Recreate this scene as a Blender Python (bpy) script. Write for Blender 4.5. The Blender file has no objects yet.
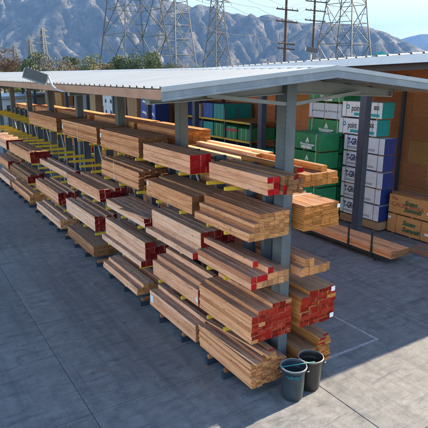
import bpy, math, random, zlib
import numpy as np
from mathutils import Vector, Matrix

R = random.Random(7)
scene = bpy.context.scene
col = scene.collection

# ------------------------------------------------------------------ camera
CAM_H = 7.0
FPX = 509.8068                      # focal length in pixels of the 428 px photograph
CX = Vector((0.8452987, -0.5342940, 0.0))       # camera right in world
CY = Vector((0.1405461, 0.2223559, 0.9647822))   # camera up
CB = Vector((-0.5154773, -0.8155291, 0.2630501)) # camera back
cam = bpy.data.cameras.new('camera')
cam.sensor_width = 36.0
cam.lens = FPX / 428 * 36
cam.clip_start = 0.1
cam.clip_end = 40000
cam_o = bpy.data.objects.new('camera', cam)
col.objects.link(cam_o)
mw = Matrix.Identity(4)
for i in range(3):
    mw[i][0] = CX[i]; mw[i][1] = CY[i]; mw[i][2] = CB[i]
mw[2][3] = CAM_H
cam_o.matrix_world = mw
scene.camera = cam_o

# ------------------------------------------------------------------ sky, sun, exposure
SUN_EL = math.radians(26)
world = bpy.data.worlds.new('World'); scene.world = world; world.use_nodes = True
wn = world.node_tree
sky = wn.nodes.new('ShaderNodeTexSky')
sky.sky_type = 'NISHITA'; sky.sun_disc = False
sky.sun_elevation = SUN_EL; sky.sun_rotation = math.radians(90)
sky.altitude = 200; sky.air_density = 1.15; sky.dust_density = 0.2; sky.ozone_density = 0.8
wn.links.new(sky.outputs[0], wn.nodes['Background'].inputs[0])
wn.nodes['Background'].inputs[1].default_value = 0.07
sun = bpy.data.lights.new('sun', 'SUN'); sun.energy = 3.75; sun.angle = math.radians(0.5); sun.color = (1.0, 0.85, 0.61)
sun_o = bpy.data.objects.new('sun', sun); col.objects.link(sun_o)
sun_o.rotation_euler = Vector((-math.cos(SUN_EL), 0, -math.sin(SUN_EL))).to_track_quat('-Z', 'Y').to_euler()
sun_o.location = (40, 10, 30)
scene.view_settings.view_transform = 'Standard'
scene.view_settings.look = 'None'
scene.view_settings.exposure = 2.74
scene.view_settings.gamma = 1.0
scene.view_settings.use_curve_mapping = False
scene.render.engine = 'CYCLES'
scene.cycles.use_denoising = True
scene.cycles.max_bounces = 6
scene.cycles.diffuse_bounces = 3
scene.cycles.glossy_bounces = 2
scene.cycles.volume_bounces = 0

def pix_dir(px, py=75.0):
    d = CX * (px - 214) + CY * -(py - 214) - CB * FPX
    return d
def far(px, dist):
    d = pix_dir(px); h = Vector((d.x, d.y)).normalized()
    return Vector((h.x * dist, h.y * dist, 0))
def tan_el(px, py):
    d = pix_dir(px, py)
    return d.z / math.hypot(d.x, d.y)

# ------------------------------------------------------------------ helpers
def rgb(c): return (c[0], c[1], c[2], 1.0)
class NT:
    def __init__(s, name):
        s.m = bpy.data.materials.new(name); s.m.use_nodes = True
        s.t = s.m.node_tree; s.b = s.t.nodes['Principled BSDF']
    def n(s, typ, **kw):
        nd = s.t.nodes.new(typ)
        for k, v in kw.items():
            if k.startswith('i_'):
                nd.inputs[k[2:].replace('_', ' ')].default_value = v
            else: setattr(nd, k, v)
        return nd
    def l(s, a, b): s.t.links.new(a, b)
    def coord(s, which='Object', scale=(1, 1, 1), loc=None):
        tc = s.n('ShaderNodeTexCoord'); mp = s.n('ShaderNodeMapping'); mp.inputs['Scale'].default_value = scale
        s.l(tc.outputs[which], mp.inputs[0])
        if loc is not None: s.l(loc, mp.inputs['Location'])
        return mp.outputs[0]
    def pos(s, scale=(1, 1, 1)):
        g = s.n('ShaderNodeNewGeometry'); mp = s.n('ShaderNodeMapping'); mp.inputs['Scale'].default_value = scale
        s.l(g.outputs['Position'], mp.inputs[0]); return mp.outputs[0]
    def noise(s, vec, scale=5, detail=4, rough=.55, dist=0.0):
        nd = s.n('ShaderNodeTexNoise'); nd.inputs['Scale'].default_value = scale; nd.inputs['Detail'].default_value = detail
        nd.inputs['Roughness'].default_value = rough; nd.inputs['Distortion'].default_value = dist
        s.l(vec, nd.inputs['Vector']); return nd.outputs[0]
    def ramp(s, fac, stops):
        r = s.n('ShaderNodeValToRGB'); e = r.color_ramp.elements
        while len(e) < len(stops): e.new(0.5)
        for i, (p, c) in enumerate(stops):
            e[i].position = p; e[i].color = rgb(c) if not isinstance(c, (int, float)) else (c, c, c, 1)
        s.l(fac, r.inputs[0]); return r.outputs[0]
    def mix(s, fac, a, b, mode='MIX'):
        m = s.n('ShaderNodeMix', data_type='RGBA', blend_type=mode)
        for v, k in ((fac, 0), (a, 6), (b, 7)):
            if isinstance(v, (int, float)): m.inputs[k].default_value = v
            elif isinstance(v, tuple): m.inputs[k].default_value = rgb(v)
            else: s.l(v, m.inputs[k])
        return m.outputs[2]
    def rnd(s):
        return s.n('ShaderNodeObjectInfo').outputs['Random']
    def math(s, op, a, b=None):
        m = s.n('ShaderNodeMath', operation=op)
        for v, k in ((a, 0), (b, 1)):
            if v is None: continue
            if isinstance(v, (int, float)): m.inputs[k].default_value = v
            else: s.l(v, m.inputs[k])
        return m.outputs[0]
    def bump(s, h, strength=.3, dist=.01):
        b = s.n('ShaderNodeBump'); b.inputs['Strength'].default_value = strength; b.inputs['Distance'].default_value = dist
        s.l(h, b.inputs['Height']); s.l(b.outputs[0], s.b.inputs['Normal'])
    def done(s, colr, rough=.7, metal=0.0, spec=None):
        if isinstance(colr, tuple): s.b.inputs['Base Color'].default_value = rgb(colr)
        else: s.l(colr, s.b.inputs['Base Color'])
        if isinstance(rough, (int, float)): s.b.inputs['Roughness'].default_value = rough
        else: s.l(rough, s.b.inputs['Roughness'])
        s.b.inputs['Metallic'].default_value = metal
        if spec is not None: s.b.inputs['Specular IOR Level'].default_value = spec
        return s.m
M = {}
def plain(name, c, rough=.6, var=.12, scale=6, metal=0.0, dirt=None, rv=0.0, wrinkle=0.0):
    t = NT(name); v = t.pos()
    n = t.noise(v, scale, 5)
    c0 = tuple(x * (1 - var) for x in c); c1 = tuple(min(1, x * (1 + var)) for x in c)
    k = t.ramp(n, [(.3, c0), (.7, c1)])
    if rv:
        r = t.ramp(t.rnd(), [(0, 1 - rv), (1, 1 + rv)])
        k = t.mix(1.0, k, r, 'MULTIPLY')
    if dirt:
        n2 = t.noise(t.pos((1, 1, .35)), 2.2, 7, .65)
        k = t.mix(t.ramp(n2, [(.5, 0.0), (.75, .75)]), k, dirt)
    if wrinkle:
        wv = t.noise(t.pos((1, 1, .6)), 3.0, 5, .6, 2.0)
        k = t.mix(t.ramp(wv, [(.62, 0.0), (.75, .35)]), k, tuple(x * .6 for x in c)); t.bump(wv, wrinkle, .06)  # shade of the folds put into the colour, besides the bump
    else: t.bump(n, .08, .01)
    M[name] = t.done(k, rough, metal)
    return M[name]

def wood(name, light, dark, weather=0.0, value=1.0):
    """sawn lumber, grain along local Y; every board differs by its object random"""
    t = NT(name)
    r = t.rnd()
    off = t.n('ShaderNodeCombineXYZ')
    t.l(t.math('MULTIPLY', r, 37.0), off.inputs[0]); t.l(t.math('MULTIPLY', r, 91.0), off.inputs[1]); t.l(t.math('MULTIPLY', r, 17.0), off.inputs[2])
    v = t.coord('Object', (1, .05, 1), off.outputs[0])
    g = t.noise(v, 30, 4, .65, .6)
    g2 = t.noise(v, 8, 3, .5, 1.5)
    k = t.ramp(t.math('ADD', t.math('MULTIPLY', g, .55), t.math('MULTIPLY', g2, .45)), [(.36, dark), (.52, light), (.68, tuple(min(1, x * 1.1) for x in light))])
    # board to board tone
    tone = t.ramp(r, [(0, (.56, .45, .38)), (.18, (.80, .70, .62)), (.4, (.97, .92, .88)), (.7, (1.0, 1.0, 1.0)), (1, (1.06, 1.08, 1.10))])
    k = t.mix(1.0, k, tone, 'MULTIPLY')
    # knots
    vo = t.n('ShaderNodeTexVoronoi'); vo.inputs['Scale'].default_value = 3.0
    t.l(t.coord('Object', (2.2, 1, 2.2), off.outputs[0]), vo.inputs['Vector'])
    kn = t.ramp(vo.outputs['Distance'], [(.06, 1.0), (.15, 0.0)])
    dirt = t.noise(t.coord('Object', (1, .35, 1), off.outputs[0]), 3.2, 6, .7)
    k = t.mix(t.ramp(dirt, [(.52, 0.0), (.72, .5)]), k, tuple(x * .42 for x in dark))
    k = t.mix(t.math('MULTIPLY', kn, .75), k, (.12, .05, .025))
    if weather:
        n = t.noise(t.coord('Object', (3, .5, 3), off.outputs[0]), 4, 5, .65)
        k = t.mix(t.math('MULTIPLY', t.ramp(n, [(.25, .45), (.6, 1.0)]), weather), k, (.235, .165, .125))
        k = t.mix(t.math('MULTIPLY', t.ramp(g, [(.4, 1.0), (.55, 0.0)]), .35), k, (.05, .042, .04))
    t.bump(g, .25, .004)
    M[name] = t.done(k, .72, 0, .25)
def wood_end(name, light, dark):
    t = NT(name); r = t.rnd()
    off = t.n('ShaderNodeCombineXYZ')
    t.l(t.math('MULTIPLY', r, 3.1), off.inputs[0]); t.l(t.math('MULTIPLY', r, 7.7), off.inputs[2])
    v = t.coord('Object', (1, 0, 1), off.outputs[0])
    w = t.n('ShaderNodeTexWave', wave_type='RINGS', rings_direction='Y'); w.inputs['Scale'].default_value = 5.5; w.inputs['Distortion'].default_value = 6.0
    w.inputs['Detail'].default_value = 3; t.l(v, w.inputs['Vector'])
    k = t.ramp(t.math('ADD', t.math('MULTIPLY', w.outputs['Fac'], .25), t.math('MULTIPLY', t.noise(v, 75, 4, .75), .75)), [(.25, dark), (.75, light)])
    tone = t.ramp(t.math('FRACT', t.math('MULTIPLY', r, 13.7)), [(0, (.62, .56, .5)), (.5, (.95, .93, .9)), (1, (1.12, 1.05, 1.0))])
    k = t.mix(1.0, k, tone, 'MULTIPLY')
    M[name] = t.done(k, .8, 0, .2)
def painted_end(name, c, wear):
    """end paint sprayed over the whole pack: wear runs across boards, end grain shows through"""
    t = NT(name); r = t.rnd(); v = t.pos()
    n = t.noise(v, 5.5, 6, .7, .5); n2 = t.noise(v, 45, 4, .7)
    tone = t.ramp(t.math('FRACT', t.math('MULTIPLY', r, 23.3)), [(0, (.45, .45, .45)), (.35, (.82, .85, .85)), (.75, (1.0, 1.1, 1.1)), (1, (1.15, 1.9, 1.7))])
    k = t.mix(1.0, c, tone, 'MULTIPLY')
    k = t.mix(t.ramp(n2, [(.35, .45), (.55, 0.0)]), k, tuple(x * .45 for x in c))
    k = t.mix(t.ramp(t.math('ADD', t.math('MULTIPLY', n, .75), t.math('MULTIPLY', n2, .25)), [(.52, 0.0), (.66, wear)]), k, (.55, .22, .10))
    M[name] = t.done(k, .85, 0, .08)

wood('wood_pink', (.95, .565, .385), (.74, .365, .225))
wood('wood_tan', (.86, .41, .205), (.58, .22, .085))
wood('wood_fir', (.91, .46, .275), (.62, .255, .125))
wood_end('end_fir', (.66, .35, .165), (.40, .165, .06))
wood('wood_orange', (.66, .29, .085), (.42, .15, .035))
wood('wood_brown', (.42, .20, .095), (.22, .09, .04))
for k_, a, b in (('fir', (.91, .46, .275), (.62, .255, .125)), ('pink', (.95, .565, .385), (.74, .365, .225)), ('tan', (.86, .41, .205), (.58, .22, .085)), ('orange', (.66, .29, .085), (.42, .15, .035)), ('brown', (.42, .20, .095), (.22, .09, .04))):
    wood('weathered_' + k_, a, b, .78)
wood_end('end_pink', (.66, .36, .19), (.40, .17, .07))
wood_end('end_tan', (.64, .32, .13), (.36, .14, .045))
wood_end('end_orange', (.62, .27, .07), (.34, .115, .025))
wood_end('end_brown', (.33, .155, .07), (.15, .065, .03))
painted_end('end_red', (.46, .010, .015), .2)
painted_end('end_brickred', (.34, .018, .010), .5)
painted_end('end_maroon', (.24, .012, .014), .3)

plain('slate', (.075, .105, .145), .5, .15, 5, 0, (.09, .085, .08))
plain('slate_dark', (.028, .042, .068), .5, .15, 5)
plain('grey_steel', (.20, .225, .245), .5, .1, 4, 0, (.2, .19, .175))
plain('steel_light', (.52, .55, .57), .45, .08, 4, 0, (.35, .34, .32))
plain('shed_column', (.09, .115, .135), .55, .12, 3, 0, (.19, .16, .125))
plain('yellow_paint', (.70, .47, .035), .5, .12, 8, 0, (.40, .26, .06))
plain('gutter_brown', (.46, .245, .165), .55, .1, 3, 0, (.22, .13, .09))
plain('trim_blue_grey', (.16, .19, .23), .45, .07, 3, 0, (.30, .33, .36))
plain('trim_light', (.34, .365, .39), .45, .06, 3)
plain('dark_underside', (.30, .275, .245), .7, .1, 3)
plain('fascia_blue', (.56, .66, .73), .5, .06, 2)
plain('black_steel', (.02, .024, .022), .5, .2, 8)
plain('pole_wood', (.055, .038, .028), .85, .2, 3)
plain('lattice_steel', (.062, .065, .07), .55, .15, .3)
plain('paper_white', (.80, .81, .82), .55, .04, 5)
plain('strap_white', (.72, .74, .74), .4, .05, 5)
plain('strap_dark', (.04, .06, .05), .4, .1, 5)
plain('white_paint', (.29, .30, .32), .8, .3, 9, 0, (.17, .175, .18))

def roof_metal(name, c):
    t = NT(name); v = t.pos()
    n = t.noise(t.pos((.25, 1.5, 1)), 3, 6, .65)
    n2 = t.noise(v, .8, 4)
    k = t.ramp(n, [(.3, tuple(x * .86 for x in c)), (.6, c)])
    k = t.mix(t.ramp(n2, [(.5, 0.0), (.8, .35)]), k, (.46, .43, .40))
    k = t.mix(1.0, k, t.ramp(t.rnd(), [(0, .93), (1, 1.04)]), 'MULTIPLY')
    M[name] = t.done(k, .38, 0.0, .5)
roof_metal('roof_white', (.42, .42, .42))

def concrete():
    t = NT('concrete'); p = t.pos()
    big = t.noise(p, .3, 5, .6); mid = t.noise(p, 3.2, 8, .72, .3); fine = t.noise(p, 34, 4, .6)
    sc = t.noise(t.pos((.5, 3.0, 1)), 1.9, 6, .72, .6); sc2 = t.noise(t.pos((2.6, .4, 1)), 1.5, 6, .72, .6)
    k = t.ramp(mid, [(.30, (.126, .123, .128)), (.5, (.205, .198, .198)), (.70, (.28, .27, .265))])
    k = t.mix(t.ramp(big, [(.35, .0), (.7, .45)]), k, (.122, .121, .128))
    k = t.mix(t.ramp(sc, [(.52, 0.0), (.66, .65)]), k, (.07, .078, .095))
    k = t.mix(t.ramp(sc2, [(.57, 0.0), (.70, .45)]), k, (.08, .088, .105))
    k = t.mix(t.ramp(fine, [(.34, .45), (.48, 0.0)]), k, (.06, .066, .078))
    lane = t.noise(t.pos((1.1, .05, 1)), 2.0, 5, .6)
    k = t.mix(t.ramp(lane, [(.5, 0.0), (.66, .5)]), k, (.078, .08, .088))
    # curved rubber scuffs: thin contour bands of a slow noise, broken up
    nz = t.noise(p, .55, 1.0, .4, .4)
    band = t.ramp(t.math('ABSOLUTE', t.math('SUBTRACT', nz, .52)), [(.002, 1.0), (.007, 0.0)])
    brk = t.ramp(t.noise(p, 1.1, 4), [(.50, 0.0), (.62, .38)])
    k = t.mix(t.math('MULTIPLY', band, brk), k, (.05, .055, .065))
    nz2 = t.noise(p, .42, 1.0, .4, .3)
    band2 = t.ramp(t.math('ABSOLUTE', t.math('SUBTRACT', nz2, .47)), [(.002, 1.0), (.006, 0.0)])
    k = t.mix(t.math('MULTIPLY', t.math('MULTIPLY', band2, .3), t.ramp(t.noise(p, .8, 4), [(.5, 0.0), (.62, .4)])), k, (.36, .375, .40))
    vo = t.n('ShaderNodeTexVoronoi'); vo.inputs['Scale'].default_value = 1.3; t.l(p, vo.inputs['Vector'])
    spot = t.math('MULTIPLY', t.ramp(vo.outputs['Distance'], [(.03, 1.0), (.10, 0.0)]), t.ramp(t.noise(p, 6, 4), [(.4, 0.0), (.6, 1.0)]))
    k = t.mix(t.math('MULTIPLY', spot, .7), k, (.04, .043, .05))
    k = t.mix(1.0, k, t.ramp(t.rnd(), [(0, .88), (1, 1.08)]), 'MULTIPLY')
    t.bump(t.math('ADD', fine, t.math('MULTIPLY', mid, .6)), .2, .01)
    M['concrete'] = t.done(k, t.ramp(mid, [(.3, .5), (.7, .85)]), 0, .3)
concrete()
plain('joint_dirt', (.045, .045, .045), .95, .3, 5)
def dry_ground():
    t = NT('dry_ground'); p = t.pos()
    k = t.ramp(t.noise(p, .02, 8, .65), [(.35, (.20, .17, .12)), (.5, (.11, .12, .06)), (.65, (.25, .22, .17))])
    M['dry_ground'] = t.done(k, .95)
dry_ground()
def osb(name, c0, c1, rv=.15):
    t = NT(name)
    n = t.noise(t.pos((1, .7, 5.0)), 3.2, 6, .68, 1.2); n2 = t.noise(t.pos((1, 1, 2.0)), 14, 4, .7); n3 = t.noise(t.pos(), .5, 4)
    k = t.ramp(t.math('ADD', t.math('MULTIPLY', n, .55), t.math('ADD', t.math('MULTIPLY', n2, .25), t.math('MULTIPLY', n3, .2))), [(.36, c0), (.64, c1)])
    k = t.mix(1.0, k, t.ramp(t.rnd(), [(0, (1 - rv, 1 - rv * 1.1, 1 - rv * 1.2)), (1, (1 + rv, 1 + rv, 1 + rv))]), 'MULTIPLY')
    M[name] = t.done(k, .75, 0, .2)
osb('plywood', (.38, .135, .055), (.64, .27, .115), .26)
osb('plywood_pack', (.38, .17, .055), (.57, .285, .11))
osb('carton', (.33, .20, .11), (.44, .28, .16), .1)

class MB:
    def __init__(s): s.v = []; s.f = []; s.m = []; s.sm = []
    def face(s, idx, mat=0, sm=False): s.f.append(idx); s.m.append(mat); s.sm.append(sm)
    def box(s, x0, y0, z0, x1, y1, z1, mat=0, mats=None):
        b = len(s.v)
        s.v += [(x0, y0, z0), (x1, y0, z0), (x1, y1, z0), (x0, y1, z0), (x0, y0, z1), (x1, y0, z1), (x1, y1, z1), (x0, y1, z1)]
        mm = mats or [mat] * 6      # -x +x -y +y -z +z
        for q, k in (((0, 4, 7, 3), 0), ((1, 2, 6, 5), 1), ((0, 1, 5, 4), 2), ((3, 7, 6, 2), 3), ((0, 3, 2, 1), 4), ((4, 5, 6, 7), 5)):
            s.face([b + i for i in q], mm[k])
        return s
    def bar(s, p0, p1, w, h, mat=0, up=(0, 0, 1)):
        p0, p1 = Vector(p0), Vector(p1); d = (p1 - p0).normalized(); u = Vector(up)
        if abs(d.dot(u)) > .98: u = Vector((0, 1, 0))
        a = d.cross(u).normalized(); u = a.cross(d).normalized(); b = len(s.v)
        for p in (p0, p1):
            for i, j in ((-1, -1), (1, -1), (1, 1), (-1, 1)): s.v.append(tuple(p + a * (i * w / 2) + u * (j * h / 2)))
        for q in ((0, 1, 5, 4), (1, 2, 6, 5), (2, 3, 7, 6), (3, 0, 4, 7), (3, 2, 1, 0), (4, 5, 6, 7)): s.face([b + i for i in q], mat)
        return s
    def tube(s, pts, rad, n=8, mat=0, cap=True):
        pts = [Vector(p) for p in pts]; rads = rad if isinstance(rad, (list, tuple)) else [rad] * len(pts)
        b = len(s.v); prev = None
        for i, p in enumerate(pts):
            d = (pts[min(i + 1, len(pts) - 1)] - pts[max(i - 1, 0)]).normalized()
            u = Vector((0, 0, 1)) if abs(d.z) < .95 else Vector((1, 0, 0))
            if prev is not None: u = prev
            a = d.cross(u).normalized(); u = a.cross(d).normalized(); prev = u
            for j in range(n):
                t = 2 * math.pi * j / n; s.v.append(tuple(p + (a * math.cos(t) + u * math.sin(t)) * rads[i]))
        for i in range(len(pts) - 1):
            for j in range(n):
                k = (j + 1) % n; s.face([b + i * n + j, b + i * n + k, b + (i + 1) * n + k, b + (i + 1) * n + j], mat, True)
        if cap:
            s.face([b + j for j in reversed(range(n))], mat); s.face([b + (len(pts) - 1) * n + j for j in range(n)], mat)
        return s
    def lathe(s, prof, n=32, c=(0, 0), mat=0, close=False):
        b = len(s.v)
        for r, z in prof:
            for j in range(n):
                t = 2 * math.pi * j / n; s.v.append((c[0] + r * math.cos(t), c[1] + r * math.sin(t), z))
        for i in range(len(prof) - 1):
            for j in range(n):
                k = (j + 1) % n; s.face([b + i * n + j, b + i * n + k, b + (i + 1) * n + k, b + (i + 1) * n + j], mat, True)
        if close:
            s.face([b + j for j in reversed(range(n))], mat); s.face([b + (len(prof) - 1) * n + j for j in range(n)], mat)
        return s
    def prism(s, poly, axis, a0, a1, mat=0):
        """extrude a 2D polygon along axis (0: poly is (y,z), 1: (x,z), 2: (x,y))"""
        b = len(s.v); n = len(poly)
        for a in (a0, a1):
            for p, q in poly:
                s.v.append((a, p, q) if axis == 0 else (p, a, q) if axis == 1 else (p, q, a))
        for i in range(n):
            k = (i + 1) % n; s.face([b + i, b + k, b + n + k, b + n + i], mat)
        s.face([b + i for i in reversed(range(n))], mat); s.face([b + n + i for i in range(n)], mat)
        return s
    def mesh(s, name, mats):
        me = bpy.data.meshes.new(name); me.from_pydata(s.v, [], s.f)
        for m in (mats if isinstance(mats, (list, tuple)) else [mats]): me.materials.append(M[m])
        me.polygons.foreach_set('material_index', s.m); me.polygons.foreach_set('use_smooth', s.sm)
        me.update(); return me
    def build(s, name, mats, parent=None, loc=None):
        return place(name, s.mesh(name, mats), parent, loc)
def place(name, me, parent=None, loc=None, rz=0.0):
    o = bpy.data.objects.new(name, me); col.objects.link(o)
    if parent is not None: o.parent = parent
    if loc is not None: o.location = loc
    if rz: o.rotation_euler = (0, 0, rz)
    return o
def tag(o, label=None, cat=None, group=None, kind=None):
    if label: o['label'] = label
    if cat: o['category'] = cat
    if group: o['group'] = group
    if kind: o['kind'] = kind
    return o
def thing(name, label, cat, loc=(0, 0, 0), group=None, rz=0.0):
    o = bpy.data.objects.new(name, None); col.objects.link(o); o.empty_display_size = .2
    o.location = loc; o.rotation_euler = (0, 0, rz)
    return tag(o, label, cat, group)
def text(name, body, size, parent, loc, face, mat, shear=0.0, xs=1.0, bold=0.0):
    cu = bpy.data.curves.new('txt', 'FONT'); cu.body = body; cu.size = size; cu.shear = shear
    cu.align_x = 'LEFT'; cu.align_y = 'CENTER'; cu.extrude = .002; cu.offset = bold; cu.resolution_u = 3
    to = bpy.data.objects.new('txt', cu); col.objects.link(to)
    dg = bpy.context.evaluated_depsgraph_get(); dg.update()
    me = bpy.data.meshes.new_from_object(to.evaluated_get(dg)); me.name = name
    bpy.data.objects.remove(to); me.materials.clear(); me.materials.append(M[mat])
    o = place(name, me, parent)
    if face == '-x': mat3 = Matrix(((0, 0, -1), (-1, 0, 0), (0, 1, 0)))
    else: mat3 = Matrix(((1, 0, 0), (0, 0, -1), (0, 1, 0)))
    m4 = mat3.to_4x4() @ Matrix.Diagonal((xs, 1, 1, 1)); m4.translation = loc
    o.matrix_basis = m4
    return o

# ================================================================== SETTING
# ---- ground and concrete yard
g = MB()
g.v = [(-2650, -2950, -.06), (12550, -2950, -.06), (12550, 12550, -.06), (-2650, 12550, -.06)]; g.face([0, 1, 2, 3])
tag(g.build('ground', 'dry_ground'), kind='structure')
g = MB(); g.box(-11.7, -11.2, -.05, 31.8, 62.6, -.014)
yard = tag(g.build('concrete_yard', 'joint_dirt'), kind='structure')
SX, SY, JX, JY = 4.83, 4.1, 2.82, 9.35
def slab_mesh():
    m = MB(); a = .007; c = .006
    p = [(a, a), (SX - a, a), (SX - a, SY - a), (a, SY - a)]; q = [(a + c, a + c), (SX - a - c, a + c), (SX - a - c, SY - a - c), (a + c, SY - a - c)]
    m.v = [(x, y, -.02) for x, y in p] + [(x, y, -c) for x, y in p] + [(x, y, 0) for x, y in q]
    for i in range(4):
        k = (i + 1) % 4; m.face([i, k, 4 + k, 4 + i]); m.face([4 + i, 4 + k, 8 + k, 8 + i])
    m.face([8, 9, 10, 11]); return m.mesh('slab', 'concrete')
sm_ = slab_mesh()
for i in range(-3, 6):
    for j in range(-5, 13):
        place('slab', sm_, yard, (JX + i * SX, JY + j * SY, 0))
# painted corner line on the concrete
pm = MB()
for (x0, y0, x1, y1) in ((7.9, 8.22, 10.55, 8.30), (10.47, 8.30, 10.55, 10.4)):
    pm.box(x0, y0, .002, x1, y1, .005)
tag(pm.build('floor_marking', 'white_paint'), 'worn white painted corner line on the concrete right of the rack', 'floor marking')

sp_ = MB(); rs = random.Random(31)
for k in range(34):
    x, y = (rs.uniform(1.2, 5.9), rs.uniform(7.0, 24)) if k < 24 else (rs.uniform(8.8, 15), rs.uniform(7.0, 14))
    a = rs.uniform(0, 3.14); L = rs.choice((.02, .025, .04, .07)) * rs.uniform(.7, 1.3); w = rs.uniform(.012, .03)
    sp_.bar((x - L * math.cos(a), y - L * math.sin(a), .006), (x + L * math.cos(a), y + L * math.sin(a), .006 + rs.uniform(0, .006)), w, .008)
tag(sp_.build('wood_splinters', 'wood_brown'), 'scattered orange wood splinters and chips on the concrete', 'splinters', kind='stuff')
# ---- mountains
def vnoise(x, y, seed):
    xi = np.floor(x).astype(np.int64); yi = np.floor(y).astype(np.int64); xf = x - xi; yf = y - yi
    def h(a, b):
        n = (a * 374761393 + b * 668265263 + seed * 1442695041) & 0x7fffffff
        n = ((n ^ (n >> 13)) * 1274126177) & 0x7fffffff
        n = (n ^ (n >> 16)) & 0x7fffffff
        return (n % 100003) / 100003.0
    u = xf * xf * xf * (xf * (xf * 6 - 15) + 10); v = yf * yf * yf * (yf * (yf * 6 - 15) + 10)
    return (h(xi, yi) * (1 - u) + h(xi + 1, yi) * u) * (1 - v) + (h(xi, yi + 1) * (1 - u) + h(xi + 1, yi + 1) * u) * v
def ridged(x, y, seed, octs=6, gain=.52, lac=2.03):
    a = 1.0; s = 0; w = 1.0; tot = 0
    for o in range(octs):
        n = 1 - np.abs(2 * vnoise(x, y, seed + o * 17) - 1); n = n * n * w
        w = np.clip(n * 1.8, 0, 1); s = s + n * a; tot += a; a *= gain; x, y = x * lac + 3.1, y * lac + 1.7
    return s / tot
def mountain(name, prof, d0, dc, d1, seed, nphi, nr, px0, px1, amp):
    px = np.linspace(px0, px1, nphi)
    tel = np.array([tan_el(p, float(np.interp(p, [a for a, b in prof], [b for a, b in prof]))) for p in px])
    dirs = np.array([[pix_dir(p).x, pix_dir(p).y] for p in px]); dirs /= np.linalg.norm(dirs, axis=1)[:, None]
    rr = d0 + (d1 - d0) * np.linspace(0, 1, nr) ** 1.0
    RR, TE = np.meshgrid(rr, tel); PX, _ = np.meshgrid(px, rr, indexing='ij')
    X = dirs[:, 0:1] * RR; Y = dirs[:, 1:2] * RR
    t = np.clip((RR - d0) / (dc - d0), 0, None)
    crest = TE * dc + CAM_H
    up = np.clip(t, 0, 1); env = crest * (up ** 1.35)
    env = np.where(t > 1, crest * np.clip(1 - (t - 1) * 1.2, 0, 1), env)
    lat = (PX - 214) / FPX * dc; rad = RR
    lat = lat + 260 * (vnoise(X / 900, Y / 900, seed + 5) - .5) + (rad - d0) * .22
    big = ridged(lat / 1150, rad / 2600, seed, 3, .5)
    spur = ridged(lat / 330 + .5 * vnoise(lat / 300, rad / 500, seed + 8), rad / 1150, seed + 20, 5, .55)
    fine_ = ridged(lat / 95 + .6 * vnoise(lat / 90, rad / 200, seed + 9), rad / 330, seed + 40, 4, .55)
    mid = np.sin(np.pi * np.clip(t, 0, 1)) ** .6
    top_ = np.clip((t - .6) / .4, 0, 1)
    Z = env * (1 - .05 * mid) + amp * mid * (big - .45) + amp * .26 * (spur - .42) * np.clip(t * 4, 0, 1) * (1 - .86 * top_) + amp * .085 * (fine_ - .42) * np.clip(t * 4, 0, 1) * (1 - .7 * top_)
    Z = np.where(t <= .015, -30, np.maximum(Z, -20))
    m = MB(); m.v = np.stack([X, Y, Z], -1).reshape(-1, 3).tolist()
    i, j = np.meshgrid(np.arange(nphi - 1), np.arange(nr - 1), indexing='ij'); b = (i * nr + j).ravel()
    m.f = np.stack([b, b + nr, b + nr + 1, b + 1], -1).tolist(); m.m = [0] * len(m.f); m.sm = [True] * len(m.f)
    return tag(m.build(name, 'mountain'), kind='structure')
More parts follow.
